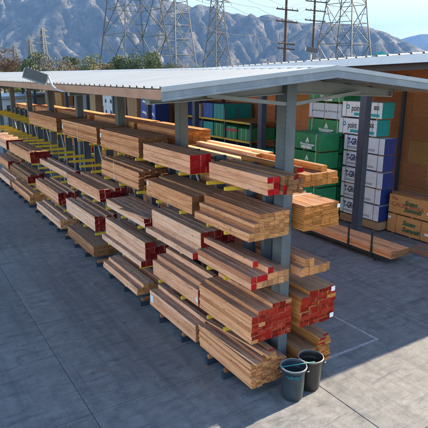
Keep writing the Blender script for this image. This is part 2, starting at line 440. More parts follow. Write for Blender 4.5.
def eroded_range(name, prof, seed, u0, u1, v0, v1, dx, iters):
    """heightfield cut by running water (stream power erosion), then fitted to the skyline"""
    nu, nv = int((u1 - u0) / dx), int((v1 - v0) / dx)
    U_, V_ = np.meshgrid(u0 + np.arange(nu) * dx, v0 + np.arange(nv) * dx, indexing='ij')
    rg = np.random.RandomState(seed)
    up = np.clip((V_ - v0) / 700, 0.05, 1) * (.72 + .55 * vnoise(U_ / 1300, V_ / 1500, seed) + .35 * vnoise(U_ / 420, V_ / 420, seed + 1))
    z = (V_ - v0) * .05 + 25 * vnoise(U_ / 500, V_ / 500, seed + 2) + 14 * vnoise(U_ / 130, V_ / 130, seed + 3) + rg.rand(nu, nv) * 5
    N = nu * nv; idx = np.arange(N).reshape(nu, nv); Kc, m_, dt = 1.0, .45, 1.0
    for it in range(iters):
        best = np.zeros((nu, nv)); rec = idx.copy()
        for a in (-1, 0, 1):
            for b in (-1, 0, 1):
                if a == 0 and b == 0: continue
                zs = np.full((nu, nv), 1e9); ii = np.zeros((nu, nv), np.int64)
                sa = slice(max(0, -a), nu - max(0, a)); sb = slice(max(0, -b), nv - max(0, b)); ta = slice(max(0, a), nu - max(0, -a)); tb = slice(max(0, b), nv - max(0, -b))
                zs[sa, sb] = z[ta, tb]; ii[sa, sb] = idx[ta, tb]
                sl = (z - zs) / (dx * math.hypot(a, b)); w = sl > best
                best = np.where(w, sl, best); rec = np.where(w, ii, rec)
        rec[:, 0] = idx[:, 0]
        zf = z.ravel(); order = np.argsort(zf); rl = rec.ravel().tolist(); ol = order.tolist()
        A = [dx * dx] * N
        for i_ in reversed(ol):
            r_ = rl[i_]
            if r_ != i_: A[r_] += A[i_]
        F = (.018 * np.array(A) ** m_ / dx * 8).tolist(); zl = (zf + up.ravel() * 26).tolist(); z0 = zf.tolist()
        for i_ in ol:
            r_ = rl[i_]
            if r_ == i_:
                if i_ % nv == 0: zl[i_] = 0.0
                continue
            v_ = (zl[i_] + F[i_] * zl[r_]) / (1 + F[i_]); zl[i_] = v_
        z = np.array(zl).reshape(nu, nv)
        q = z.copy(); q[1:-1, 1:-1] = .25 * (z[2:, 1:-1] + z[:-2, 1:-1] + z[1:-1, 2:] + z[1:-1, :-2]); z = z * .972 + q * .028
    fwd = Vector((-CB.x, -CB.y, 0)).normalized(); rt = Vector((CX.x, CX.y, 0)).normalized()
    X = U_ * rt.x + V_ * fwd.x; Y = U_ * rt.y + V_ * fwd.y
    D = np.hypot(X, Y); ang = np.degrees(np.arctan2(U_, V_))
    pxs = np.linspace(-200, 620, 420); pa = []
    for p in pxs:
        d = pix_dir(p); pa.append(math.degrees(math.atan2(d.x * rt.x + d.y * rt.y, d.x * fwd.x + d.y * fwd.y)))
    want = np.array([tan_el(p, float(np.interp(p, [a for a, b in prof], [b for a, b in prof]))) for p in pxs])
    for rep_ in range(3):
        te = z / D; bins = np.digitize(ang, pa); have = np.zeros(len(pxs) + 1)
        np.maximum.at(have, bins.ravel(), te.ravel())
        have = have[1:]; have = np.where(have < .01, .01, have)
        ratio = want / have; k = 9 if rep_ == 0 else 3 if rep_ == 1 else 1
        ker = np.ones(2 * k + 1) / (2 * k + 1); ratio = np.convolve(np.pad(ratio, k, mode='edge'), ker, mode='valid')
        sc = np.interp(ang, pa, ratio)
        if rep_ == 0: z = z * sc
        else: z = z * (1 + (sc - 1) * np.clip((V_ - v0) / (5600 - v0), 0, 1) ** 2)
    z = z + 9 * (ridged(U_ / 70, V_ / 70, seed + 9, 3) - .4) * np.clip((V_ - v0) / 500, 0, 1)
    z[:, 0] = -30
    m = MB(); m.v = np.stack([X, Y, z], -1).reshape(-1, 3).tolist()
    i, j = np.meshgrid(np.arange(nu - 1), np.arange(nv - 1), indexing='ij'); b = (i * nv + j).ravel()
    m.f = np.stack([b, b + nv, b + nv + 1, b + 1], -1).tolist(); m.m = [0] * len(m.f); m.sm = [True] * len(m.f)
    return tag(m.build(name, 'mountain'), kind='structure')
def mountain_mat():
    t = NT('mountain'); p = t.pos()
    n = t.noise(p, .008, 8, .7); n2 = t.noise(p, .05, 6, .75)
    f = t.math('ADD', t.math('MULTIPLY', n, .65), t.math('MULTIPLY', n2, .35))
    k = t.ramp(f, [(.38, (.022, .026, .02)), (.5, (.072, .066, .052)), (.62, (.25, .215, .175))])
    t.bump(n2, .4, 14)
    M['mountain'] = t.done(k, .95, 0, .05)
mountain_mat()
P1 = [(-260, -26), (-120, -24), (0, -20), (60, -16), (120, -10), (165, -3), (188, 4), (205, 7), (226, 10), (243, 16), (262, 12), (280, 17), (296, 23), (318, 21), (345, 24), (366, 26), (382, 31), (400, 39), (420, 50), (450, 58), (700, 66)]
P2 = [(200, 60), (360, 50), (395, 39), (416, 33), (432, 33), (460, 37), (520, 34), (700, 40)]
eroded_range('mountain_range', P1, 5, -3900, 4300, 2700, 6500, 20.0, 26)
mountain('far_mountain_range', P2, 8000, 10500, 12500, 11, 160, 70, 200, 560, 260)

# ================================================================== THE OPEN SHED
XC, YG, YEND = 7.15, 7.1, 46.0
HALF, ZE, ZR = 3.45, 6.80, 7.125      # roof top at eave and at ridge
COLS = [8.45 + 4.62 * k for k in range(8)]
shed = thing('lumber_shed', 'open gabled steel shed with white ribbed roof over the lumber rack', 'shed', (XC, 8.45, 0))
def sp(p): return (p[0] - XC, p[1] - 8.45, p[2])
slope = (ZR - ZE) / HALF
PW = .9
def panel_mesh(sg):
    m = MB(); top = []
    for k in range(3):
        o = k * .3
        top += [(o + .0, 0), (o + .215, 0), (o + .235, .032), (o + .275, .032), (o + .295, 0)]
    top.append((PW + .012, 0.001))
    n = len(top); L = HALF + .03
    for (x, dz) in ((0.0, 0.0), (sg * L, -slope * L)):
        for th in (0, -.006):
            for (y, z) in top: m.v.append((x, y, z + dz + th))
    for i in range(n - 1):
        a = [i, i + 1, 2 * n + i + 1, 2 * n + i]; m.face(a if sg > 0 else a[::-1])
        b = [n + i, n + i + 1, 3 * n + i + 1, 3 * n + i]; m.face(b[::-1] if sg > 0 else b, 1)
        m.face([2 * n + i, 2 * n + i + 1, 3 * n + i + 1, 3 * n + i]); m.face([i, i + 1, n + i + 1, n + i])
    m.face([0, n, 3 * n, 2 * n]); m.face([n - 1, 2 * n - 1, 4 * n - 1, 3 * n - 1])
    return m.mesh('roof_panel', ['roof_white', 'dark_underside'])
pm_ = {s: panel_mesh(s) for s in (-1, 1)}
npan = int((YEND - YG) / PW)
for s in (-1, 1):
    for k in range(npan):
        place('roof_panel', pm_[s], shed, sp((XC, YG + .02 + k * PW, ZR)))
m = MB(); m.prism([(-.17, -.003), (0, .035), (.17, -.003), (.17, .006), (0, .046), (-.17, .006)], 1, YG - .03 - 8.45, YEND - 8.45)
m.v = [(x, y, z + ZR + .012) for x, y, z in m.v]; m.build('ridge_cap', 'roof_white', shed)
for s in (-1, 1):
    # eave gutter
    xe = s * HALF
    m = MB(); m.prism([(xe - .0 * s, ZE - .175), (xe + .11 * s, ZE - .175), (xe + .14 * s, ZE - .025), (xe + .115 * s, ZE - .025), (xe + .095 * s, ZE - .155), (xe, ZE - .155)], 1, YG + .01 - 8.45, YEND - 8.45)
    m.build('gutter', 'gutter_brown', shed)
    # rake trim on both gable ends
    for ye, w in ((YG, .0), (YEND, .05)):
        for k, (dz0, dz1, t0, mt) in enumerate(((.045, -.035, .035, 'trim_light'), (-.038, -.155, .02, 'trim_blue_grey'), (-.145, -.172, .07, 'trim_blue_grey'))):
            m = MB(); x1 = s * (HALF + .15)
            y0, y1 = (ye - t0 - 8.45, ye + .015 - 8.45) if ye == YG else (ye - 8.45, ye + t0 - 8.45)
            za, zb = ZR, ZR - slope * (HALF + .15)
            m.prism([(0, za + dz1), (x1, zb + dz1), (x1, zb + dz0), (0, za + dz0)], 1, y0, y1)
            m.build('rake_trim', mt, shed)
    # purlins
    for k in range(5):
        xx = s * (.25 + k * .76); zz = ZR - slope * abs(xx) - .095
        MB().box(xx - .03, YG + .1 - 8.45, zz - .09, xx + .03, YEND - .1 - 8.45, zz + .085).build('purlin', 'grey_steel', shed)
for yc in COLS:
    y = yc - 8.45
    m = MB(); zt = ZR - .13     # wide flange column with a row of bolt holes drawn as small plates
    m.box(-.13, y - .16, .02, .13, y - .145, zt); m.box(-.13, y + .145, .02, .13, y + .16, zt); m.box(-.012, y - .145, .02, .012, y + .145, zt)
    m.box(-.135, y - .14, .02, -.125, y + .14, zt); m.box(.125, y - .14, .02, .135, y + .14, zt)
    c = m.build('column', 'shed_column', shed)
    m = MB()
    for k in range(54):
        z = .4 + k * .115
        for xx in (-.105,): m.box(xx - .006, y - .1625, z - .009, xx + .006, y - .1595, z + .009)
        m.box(-.137, y - .105 - .007, z - .009, -.1345, y - .105 + .007, z + .009)
    tag(m.build('bolt_holes', 'black_steel', c), kind='stuff')
    MB().box(-.2, y - .22, .002, .2, y + .22, .022).build('base_plate', 'slate', c)
    for s in (-1, 1):
        # tapered cantilever rafter
        m = MB(); L = 3.2
        z0 = ZR - .19; z1 = ZR - slope * L - .19
        m.prism([(s * .14, z0 - .30), (s * L, z1 - .12), (s * L, z1), (s * .14, z0)], 1, y - .012, y + .012)
        m.prism([(s * .14, z0 - .32), (s * L, z1 - .14), (s * L, z1 - .12), (s * .14, z0 - .30)], 1, y - .09, y + .09)
        m.prism([(s * .14, z0), (s * L, z1), (s * L, z1 + .015), (s * .14, z0 + .015)], 1, y - .09, y + .09)
        m.box(min(s * L, s * (L + .012)), y - .09, z1 - .14, max(s * L, s * (L + .012)), y + .09, z1 + .015)
        m.build('rafter', 'grey_steel', shed)
        m = MB(); m.bar((s * .13, y - .12, 6.42), (s * 2.05, y - .12, 6.63), .06, .075); m.build('knee_brace', 'grey_steel', shed)

# ================================================================== CANTILEVER RACK
LEV = [.25, 1.33, 2.61, 3.68, 4.67]
rack = thing('cantilever_rack', 'long slate blue cantilever rack with yellow arms under the shed roof', 'rack', (XC, 8.45, 0))
UY = [8.95] + [9.68 + 1.325 * k for k in range(22)]
up_m = MB(); ZT = 5.0
up_m.box(-.15, -.055, .16, -.138, .055, ZT); up_m.box(.138, -.055, .16, .15, .055, ZT); up_m.box(-.138, -.006, .16, .138, .006, ZT)
up_m = up_m.mesh('upright', 'slate')
b_m = MB(); b_m.box(-1.26, -.06, .002, 1.26, .06, .012); b_m.box(-1.26, -.06, .15, 1.26, .06, .16); b_m.box(-1.26, -.05, .012, 1.26, .05, .15)
b_m = b_m.mesh('base', 'slate_dark')
dun = MB().box(-1.2, -.045, .16, 1.2, .045, .246).mesh('dunnage', 'wood_brown')
def arm_mesh(s):
    m = MB(); L = 1.22
    m.prism([(s * .15, -.13), (s * L, -.075), (s * L, -.002), (s * .15, -.002)], 1, -.035, .035)
    return m.mesh('arm', 'yellow_paint')
arms = {s: arm_mesh(s) for s in (-1, 1)}
st_m = {s: MB().box(min(s * 1.22, s * 1.245), -.035, -.08, max(s * 1.22, s * 1.245), .035, .0).mesh('arm_stop', 'yellow_paint') for s in (-1, 1)}
br_m = {}
for k, y in enumerate(UY):
    near_col = any(abs(y - c) < .3 for c in COLS)
    place('upright', up_m, rack, (0, y - 8.45, 0)); place('base', b_m, rack, (0, y - 8.45, 0)); place('dunnage', dun, rack, (0, y - 8.45, 0))
    for z in LEV[1:]:
        for s in (-1, 1):
            place('arm', arms[s], rack, (0, y - 8.45, z))
    if k < len(UY) - 1 and k > 0:
        dy = UY[k + 1] - y
        if k % 2 == 0:
            for z0, z1 in ((.5, 2.4), (2.7, 4.5)):
                m = MB(); m.bar((-.05, y - 8.45 + .06, z0), (-.05, y - 8.45 + dy - .06, z1), .04, .04); m.bar((.05, y - 8.45 + .06, z1), (.05, y - 8.45 + dy - .06, z0), .04, .04)
                m.build('cross_brace', 'steel_light', rack)
        m = MB(); m.box(-.03, y - 8.45 + .056, 2.52, .03, y - 8.45 + dy - .056, 2.58); m.box(-.03, y - 8.45 + .056, 4.86, .03, y - 8.45 + dy - .056, 4.92)
        m.build('tie_bar', 'slate', rack)

# ================================================================== LUMBER
bcache = {}
def board_mesh(w, h, L, side, end0, top):
    """board lying along +Y from the origin (lower left near corner) with eased long edges"""
    key = (round(w, 3), round(h, 3), round(L, 2), side, end0, top)
    if key in bcache: return bcache[key]
    c = min(.006, h * .12); g = .0022
    x0, x1, z0, z1 = g, w - g, g, h - g
    pr = [(x0 + c, z0), (x1 - c, z0), (x1, z0 + c), (x1, z1 - c), (x1 - c, z1), (x0 + c, z1), (x0, z1 - c), (x0, z0 + c)]
    m = MB()
    for y in (0, L):
        for x, z in pr: m.v.append((x, y, z))
    for i in range(8):
        k = (i + 1) % 8
        m.face([i, k, 8 + k, 8 + i], 2 if i == 4 else 0)
    m.face([7, 6, 5, 4, 3, 2, 1, 0][::-1], 1); m.face([8, 9, 10, 11, 12, 13, 14, 15][::-1], 3)
    me = m.mesh('board', ['wood_' + side, end0, top, 'end_' + side])
    # fix normals by orientation of faces
    bcache[key] = me
    return me
ORD = ['nearest', 'second', 'third', 'fourth', 'fifth', 'sixth', 'seventh', 'eighth']
LN = ['bottom', 'second', 'third', 'fourth', 'top']
def stack(lev, side, x0, y0, L, w, h, prof, wd, end, desc, order, top=True, dx=0.0, jit=.03, strap=None, tags=(), z=None, pin=0.0, extra=(), lab=None, name='lumber_stack', grp='lumber stacks on the rack'):
    """prof: number of boards in each column, left to right"""
    zz = LEV[lev] + .004 if z is None else z
    W = w * len(prof)
    rr = random.Random(zlib.crc32(f'{lev}{side}{round(y0 * 100)}_{round(x0 * 100)}'.encode()))
    if lab is None:
        pl = 'nearest the bins' if order == 0 else ORD[order] + ' from near end'
        lab = f'{desc}, {LN[lev]} shelf, {side} side of rack, {pl}'
    t = thing(name, lab, 'lumber', (x0 + W / 2, y0, zz), grp)
    ends = {'red': ['end_red'] * 5 + ['end_' + wd], 'brick': ['end_brickred'] * 19 + ['end_' + wd], 'maroon': ['end_maroon'], 'wood': ['end_' + wd], 'mix': ['end_red', 'end_' + wd, 'end_' + wd], 'tworow': None, 'brown': ['end_brown'], 'litend': ['end_orange']}[end]  # last entry puts the orange light on far ends into their colour
    for i, n in enumerate(prof):
        for j in range(n):
            istop = j == n - 1
            if end == 'tworow': e = 'end_red' if (j == n - 1 and i < 4) or (i == 0) else 'end_' + wd
            else: e = rr.choice(ends)
            me = board_mesh(w, h, L, wd, e, ('weathered_' + wd) if (istop and top) else 'wood_' + wd)
            dyy = rr.uniform(-jit, jit); 
            o = place('board', me, t, (i * w - W / 2 + rr.uniform(-.006, .006), dyy, j * h))
            if rr.random() < .35: o.rotation_euler = (rr.uniform(-.0008, .0008), 0, rr.uniform(-.003, .003))
    for (ex, ey, ez, ew, eh, eL, rz, ee) in extra:
        me = board_mesh(ew, eh, eL, wd, ee, 'weathered_' + wd if top else 'wood_' + wd)
        place('board', me, t, (ex - W / 2, ey, ez), rz)
    hmax = max(prof) * h
    if strap:
        for f in strap:
            yy = L * f; hl = prof[0] * h; hr = prof[-1] * h
            m = MB(); a = -W / 2 - .006; b = W / 2 + .006
            m.box(a, yy, -.003, a + .004, yy + .03, hmax + .006); m.box(b - .004, yy, -.003, b, yy + .03, hmax + .006); m.box(a + .004, yy, hmax + .002, b - .004, yy + .03, hmax + .006)
            m.build('strap', 'strap_white', t)
    for (fx, fy, fz, s_) in tags:
        # paper tag stapled on the near end (face y) or on the left side
        if fx == 'side': MB().box(-W / 2 - .008, fy, fz, -W / 2 - .004, fy + s_, fz + s_ * 1.1).build('paper_tag', 'paper_white', t)
        else: MB().box(fx - W / 2, -jit - .008, fz, fx - W / 2 + s_, -jit - .004, fz + s_).build('paper_tag', 'paper_white', t)
    return t
X0 = 6.0
ER = 'end_red'
# --- left side, nearest bay
stack(4, 'left', 6.17, 7.78, 2.2, .15, .125, [3, 3], 'fir', 'red', 'squared timbers with red ends', 0, jit=.01)
stack(4, 'left', 6.50, 7.66, 2.35, .098, .098, [4, 4, 3, 4, 3], 'brown', 'mix', 'dark stack', 0, jit=.06, lab='dark brown timbers with ragged ends on top left shelf, against the near column', strap=None)
stack(3, 'left', 5.9, 8.0, 2.2, .132, .093, [2, 4, 6, 6, 6, 6, 6, 6], 'tan', 'wood', 'stepped tan timbers', 0, jit=.012)
stack(2, 'left', 5.96, 7.98, 2.2, .147, .143, [2, 2, 2, 3, 2, 2, 2], 'fir', 'tworow', 'heavy timbers with half red ends', 0, jit=.012, extra=[(.15, .15, .43, .147, .143, 2.0, 0, ER)])
stack(1, 'left', 6.0, 7.98, 2.2, .186, .092, [7, 8, 8, 9, 9, 9], 'tan', 'brick', 'tall brick red ended stack', 0, jit=.012)
stack(0, 'left', 6.0, 7.96, 2.25, .142, .058, [10, 10, 11, 12, 12, 10, 9], 'tan', 'wood', 'loose tan planks', 0, jit=.05,
      extra=[(.05, -.12, .60, .142, .05, 2.1, .05, 'end_tan'), (.33, .02, .70, .142, .05, 2.2, .06, 'end_tan'), (.56, .1, .71, .142, .045, 2.0, -.02, ER), (.34, -.16, .755, .142, .045, 2.25, .13, 'end_tan')])
# --- second bay
stack(4, 'left', 6.0, 10.58, 2.68, .15, .155, [3, 3, 3, 3], 'fir', 'red', 'pale timbers with red ends', 1, jit=.015)
stack(3, 'left', 6.0, 10.5, 2.62, .19, .15, [3, 3], 'tan', 'brown', 'knotty tan timbers', 1, jit=.015, tags=[('side', 2.45, .3, .1)])
stack(3, 'left', 6.40, 10.22, 2.9, .10, .10, [5, 5, 5, 5, 5, 5], 'brown', 'brown', 'dark stack', 1, lab='dark topped boards behind knotty tan timbers on fourth left shelf')
stack(2, 'left', 5.86, 10.25, 2.7, .2, .165, [1], 'pink', 'red', 'x', 1, lab='single pale timber lying in front of pale stack on third left shelf')
stack(2, 'left', 6.07, 10.2, 2.75, .2, .165, [4, 4, 4, 4, 4], 'pink', 'maroon', 'pale pink timbers', 1, jit=.01)
stack(1, 'left', 5.98, 10.2, 2.6, .145, .15, [3, 4, 4, 5, 3, 3], 'fir', 'maroon', 'stepped pink timbers', 1, jit=.015, tags=[('side', .02, .12, .1)])
stack(0, 'left', 5.98, 10.35, 2.75, .14, .12, [4, 4, 5, 3, 3, 5, 4], 'fir', 'wood', 'pale planks with paper tag', 1, jit=.02, tags=[('side', 2.5, .14, .2)])
# --- third bay
stack(4, 'left', 6.0, 13.56, 3.15, .19, .045, [13, 13, 13, 13, 13], 'tan', 'orange' if False else 'brown', 'unit of tan planks', 2, jit=.03, tags=[('side', 3.0, .3, .13)])
stack(3, 'left', 6.0, 13.65, 3.1, .19, .05, [11, 12, 12, 12, 11], 'tan', 'brown', 'strapped tan planks', 2, jit=.09, strap=[.62])
stack(2, 'left', 6.0, 13.35, 3.1, .2, .135, [2, 2, 2, 2, 2], 'pink', 'maroon', 'low pale boards', 2, jit=.03, extra=[(.1, -.04, .272, .14, .02, 1.6, .18, 'end_pink')])
stack(1, 'left', 5.9, 13.5, 3.35, .16, .19, [1, 4, 4, 3, 3, 3], 'pink', 'maroon', 'tall pink timbers', 2, jit=.02)
stack(0, 'left', 5.9, 13.85, 3.0, .2, .12, [2, 3, 3, 2, 3], 'fir', 'wood', 'low tan boards', 2, jit=.05)
# --- fourth bay
stack(4, 'left', 6.0, 17.06, 4.1, .19, .045, [13, 13, 13, 13, 13], 'tan', 'brown', 'tagged unit of tan planks', 3, jit=.03, tags=[('side', 3.9, .22, .14), ('side', .3, .2, .01)], strap=[.5])
stack(2, 'left', 6.0, 17.1, 3.9, .2, .11, [4, 4, 3, 4, 4], 'fir', 'maroon', 'weathered boards', 3, jit=.05)
stack(1, 'left', 6.0, 17.8, 3.6, .15, .095, [6, 6, 5, 6, 5, 6], 'pink', 'maroon', 'weathered pink boards', 3, jit=.04)
stack(0, 'left', 5.95, 18.0, 3.3, .2, .11, [4, 4, 4, 4, 4], 'brown', 'brown', 'grey weathered timbers', 3, jit=.03)
# --- fifth bay
stack(4, 'left', 6.0, 21.95, 4.9, .19, .045, [13, 13, 13, 13, 13], 'tan', 'brown', 'unit of pale planks', 4, jit=.03)
stack(2, 'left', 6.3, 22.0, 4.7, .2, .14, [2, 1, 2, 1], 'pink', 'maroon', 'single layer of boards', 4, jit=.04)
stack(1, 'left', 6.0, 22.6, 4.1, .15, .09, [6, 6, 5, 6, 5, 6], 'fir', 'maroon', 'tan timbers', 4, jit=.05)
stack(0, 'left', 5.95, 22.4, 4.3, .15, .08, [5, 5, 6, 5, 4, 5], 'pink', 'wood', 'pale boards', 4, jit=.06)
# --- sixth bay
stack(2, 'left', 5.9, 26.9, 5.3, .2, .14, [4, 4, 4, 4, 4], 'tan', 'maroon', 'tan timbers with maroon ends', 5, jit=.03, extra=[(.2, -.03, .563, .14, .03, 4, 0, ER)])
stack(1, 'left', 5.95, 28.2, 4.6, .15, .12, [3, 4, 3, 3, 4, 4], 'brown', 'maroon', 'weathered boards', 5, jit=.04)
stack(0, 'left', 5.95, 28.2, 4.6, .2, .13, [3, 4, 4, 3, 4], 'tan', 'wood', 'tan timbers', 5, jit=.04)
# --- seventh bay
stack(2, 'left', 5.9, 33.0, 4.8, .2, .14, [4, 4, 4, 4, 4], 'pink', 'maroon', 'pale timbers with maroon ends', 6, jit=.03)
stack(1, 'left', 5.95, 33.4, 4.6, .2, .12, [4, 4, 3, 3, 4], 'tan', 'maroon', 'weathered timbers', 6, jit=.04)
stack(0, 'left', 5.95, 33.4, 4.6, .2, .12, [3, 3, 4, 4, 4], 'pink', 'wood', 'pale boards', 6, jit=.04)
# --- right side, nearest bay
stack(4, 'right', 7.36, 7.98, 2.3, .16, .135, [2, 2, 2, 2, 2, 2], 'orange', 'wood', 'orange brown timbers', 0, jit=.02, extra=[(.0, .3, .272, .2, .11, 2.1, 0, ER), (.55, .1, .272, .16, .135, 2.6, 0, 'end_orange')])
stack(3, 'right', 7.36, 7.98, 2.3, .265, .0505, [11, 11, 11, 11], 'orange', 'wood', 'tagged bundle of orange planks', 0, jit=.025, strap=[.4], tags=[(.96, 0, .42, .09)])
stack(2, 'right', 7.34, 7.98, 2.3, .13, .2, [1, 2, 2, 1, 1, 1, 1], 'tan', 'wood', 'stepped orange beams', 0, jit=.03)
stack(1, 'right', 7.4, 7.98, 2.3, .27, .094, [8, 9, 9, 9], 'orange', 'brick', 'tall red ended bundle with paper tags', 0, jit=.03, tags=[(.9, 0, .73, .12), (.9, 0, .05, .12)])
stack(0, 'right', 7.42, 7.96, 2.3, .19, .052, [9, 8, 8, 13, 13], 'orange', 'mix', 'loose brown planks', 0, jit=.06, extra=[(.93, .3, .0, .19, .05, 2.2, -.05, 'end_orange')])
# --- right side, farther bays: top shelf seen over the left side, some lower stacks block sun
stack(4, 'right', 7.36, 10.3, 3.0, .2, .1, [3, 3, 4, 3, 4], 'pink', 'litend', 'brown timbers', 1, jit=.03, top=False)
stack(4, 'right', 7.42, 13.6, 3.2, .21, .05, [14, 14, 14, 14, 14], 'tan', 'litend', 'tall orange planks', 2, jit=.02, top=False)
stack(4, 'right', 7.42, 17.1, 4.1, .21, .05, [14, 14, 14, 14, 14], 'tan', 'litend', 'sunlit orange planks', 3, jit=.02, top=False)
stack(4, 'right', 7.42, 21.9, 4.9, .21, .05, [13, 13, 13, 13, 13], 'tan', 'wood', 'sunlit tan planks', 4, jit=.02, top=False)
stack(4, 'right', 7.42, 27.2, 4.9, .21, .05, [12, 12, 12, 12, 12], 'tan', 'litend', 'sunlit pale planks', 5, jit=.02, top=False)
stack(4, 'right', 7.42, 33.0, 4.9, .21, .05, [9, 9, 9, 9, 9], 'tan', 'wood', 'low tan planks', 6, jit=.02, top=False)
stack(3, 'right', 7.4, 10.31, 3.0, .2, .1, [8, 8, 8, 8, 8], 'tan', 'wood', 'tan timbers', 1, jit=.03)  # made tall and started nearer to block sun slipping between bays
stack(2, 'right', 7.4, 10.31, 3.0, .2, .1, [5, 5, 4, 5, 5], 'pink', 'wood', 'pale timbers', 1, jit=.03)  # started nearer to close the same sun gap
stack(1, 'right', 7.4, 10.6, 2.7, .2, .1, [6, 6, 6, 6, 6], 'tan', 'wood', 'tan beams', 1, jit=.03)
for lv, yy, ln, od, wd, de in ((3, 13.7, 3.1, 2, 'orange', 'added red ended dark timbers'), (2, 13.7, 3.1, 2, 'tan', 'added red ended beams'), (3, 17.2, 4.0, 3, 'orange', 'red ended brown timbers'), (2, 17.2, 4.0, 3, 'tan', 'red ended tan timbers'), (3, 21.9, 4.8, 4, 'orange', 'red ended brown timbers'), (2, 21.9, 4.8, 4, 'pink', 'red ended pale timbers'), (3, 27.4, 4.8, 5, 'tan', 'red ended timbers')):
    stack(lv, 'right', 7.45, yy, ln, .2, .1, [8, 8, 8, 8, 8], wd, 'red', de, od, jit=.03)  # third bay pair added, the others kept tall, to block sun through the rack

# ================================================================== WAREHOUSE ON THE RIGHT
def zroof(y): return 7.40 - (y - 24.09) * .0256
wh = thing('open_warehouse', 'open fronted warehouse with plywood walls and pale metal roof right of shed', 'building', (16.5, 14.57, 0))
def wp(x, y, z): return (x - 16.5, y - 14.57, z)
WX0, WX1, WY0, WY1 = 15.7, 23.2, 7.6, 82.0
# roof panels with ribs running from front to back
def wh_panel():
    m = MB(); PWy = 1.0; prof = []
    for k in range(2):
        o = k * .5
        prof += [(o, 0), (o + .36, 0), (o + .385, .045), (o + .455, .045), (o + .48, 0)]
    prof.append((PWy + .01, .001)); n = len(prof)
    for x, dz in ((WX0 - 16.5, 0), (WX1 + .3 - 16.5, .22)):
        for th in (0, -.008):
            for y, z in prof: m.v.append((x, y, z + dz + th))
    for i in range(n - 1):
        m.face([i, i + 1, 2 * n + i + 1, 2 * n + i][::-1]); m.face([n + i, n + i + 1, 3 * n + i + 1, 3 * n + i], 1)
        m.face([i, i + 1, n + i + 1, n + i]); m.face([2 * n + i, 2 * n + i + 1, 3 * n + i + 1, 3 * n + i])
    return m.mesh('roof_panel', ['roof_white', 'dark_underside'])
whp = wh_panel()
for k in range(int(WY1 - WY0)):
    y = WY0 + k; o = place('roof_panel', whp, wh, wp(16.5, y, zroof(y)))
    o.rotation_euler = (-math.atan(.0256), 0, 0)
def ybar(name, x, dz0, dz1, w, mat, y0=WY0, y1=WY1):
    m = MB(); m.prism([(y0 - 14.57, zroof(y0) + dz0), (y1 - 14.57, zroof(y1) + dz0), (y1 - 14.57, zroof(y1) + dz1), (y0 - 14.57, zroof(y0) + dz1)], 0, x - 16.5, x + w - 16.5)
    return m.build(name, mat, wh)
ybar('fascia', WX0 - .012, -.30, -.012, .05, 'fascia_blue')
ybar('wall_top_plate', WX1 + .02, -1.6, .15, .06, 'plywood')
ybar('eave_beam', 16.4, -.52, -.22, .2, 'slate_dark')
for x in (17.8, 19.2, 20.6, 22.0): ybar('purlin', x, -.15, .0, .06, 'grey_steel')
WPOST = [WY0 + .2] + [14.57 + 6.85 * k for k in range(10)]
for y in WPOST:
    m = MB(); zt = zroof(y) - .52; yy = y - 14.57
    m.box(-.15, yy - .17, .02, .15, yy - .155, zt); m.box(-.15, yy + .155, .02, .15, yy + .17, zt); m.box(-.01, yy - .155, .02, .01, yy + .155, zt)
    m.box(-.155, yy - .15, .02, -.145, yy + .15, zt); m.build('post', 'slate_dark', wh)
    MB().box(-.22, yy - .25, .002, .22, yy + .25, .02).build('base_plate', 'slate_dark', wh)
    m = MB(); m.prism([(.16, zroof(y) - .5), (WX1 - 16.5, zroof(y) - .3), (WX1 - 16.5, zroof(y) - .12), (.16, zroof(y) - .12)], 1, yy - .06, yy + .06); m.build('rafter', 'slate_dark', wh)
    MB().box(WX1 - 16.5 - .22, yy - .09, .01, WX1 - 16.5 - .02, yy + .09, zroof(y) - .35).build('back_post', 'slate_dark', wh)
MB().box(WX1 - 16.5 - .16, 17.85 - 14.57 - .08, .01, WX1 - 16.5 - .02, 17.85 - 14.57 + .08, 7.0).build('back_post', 'slate_dark', wh)
# plywood wall sheets on the back wall: 1.22 high courses, 2.44 long
ws = MB().box(0, 0.008, .008, .018, 2.432, 1.212).mesh('plywood_sheet', 'plywood')
wl = MB().box(0, 0.004, .004, .018, 2.436, 1.216).mesh('plywood_sheet', 'plywood_pack')
nrow = 6
for j in range(31):
    for i in range(nrow):
        y = WY0 + j * 2.44 - (1.22 if i % 2 else 0)
        if y < WY0: continue
        if i * 1.22 + .6 > zroof(y) : continue
        place('plywood_sheet', wl if (i, j) in ((2, 3), (4, 7), (3, 10)) else ws, wh, wp(WX1 + R.uniform(0, .008), y, i * 1.22 + .02))
MB().box(WX1 + .03 - 16.5, WY0 - 14.57, 0, WX1 + .08 - 16.5, WY1 - 14.57, 6.6).build('wall_sheathing', 'plywood', wh)
# ---- wrapped panel packs
plain('wrap_green', (.004, .215, .075), .35, .15, 3, 0, (.006, .13, .05), wrinkle=.45)
plain('wrap_teal', (.0, .29, .29), .38, .12, 3, wrinkle=.45)
plain('wrap_blue', (.012, .035, .185), .38, .15, 3, wrinkle=.45)
plain('wrap_brightblue', (.015, .09, .42), .38, .12, 3, wrinkle=.45)
plain('wrap_white', (.68, .72, .77), .42, .05, 2.5, 0, (.52, .56, .62), wrinkle=.45)
plain('wrap_grey', (.50, .55, .62), .42, .06, 2.5, wrinkle=.45)
plain('ink_navy', (.012, .02, .10), .5, .05)
plain('ink_teal', (.0, .30, .34), .5, .05)
plain('ink_dark', (.02, .03, .035), .5, .05)
plain('ink_white', (.80, .82, .82), .5, .04)
plain('ink_green', (.03, .105, .05), .7, .3, 14)
plain('ink_red', (.33, .095, .04), .7, .2, 12)
plain('box_red', (.42, .03, .03), .4, .1)
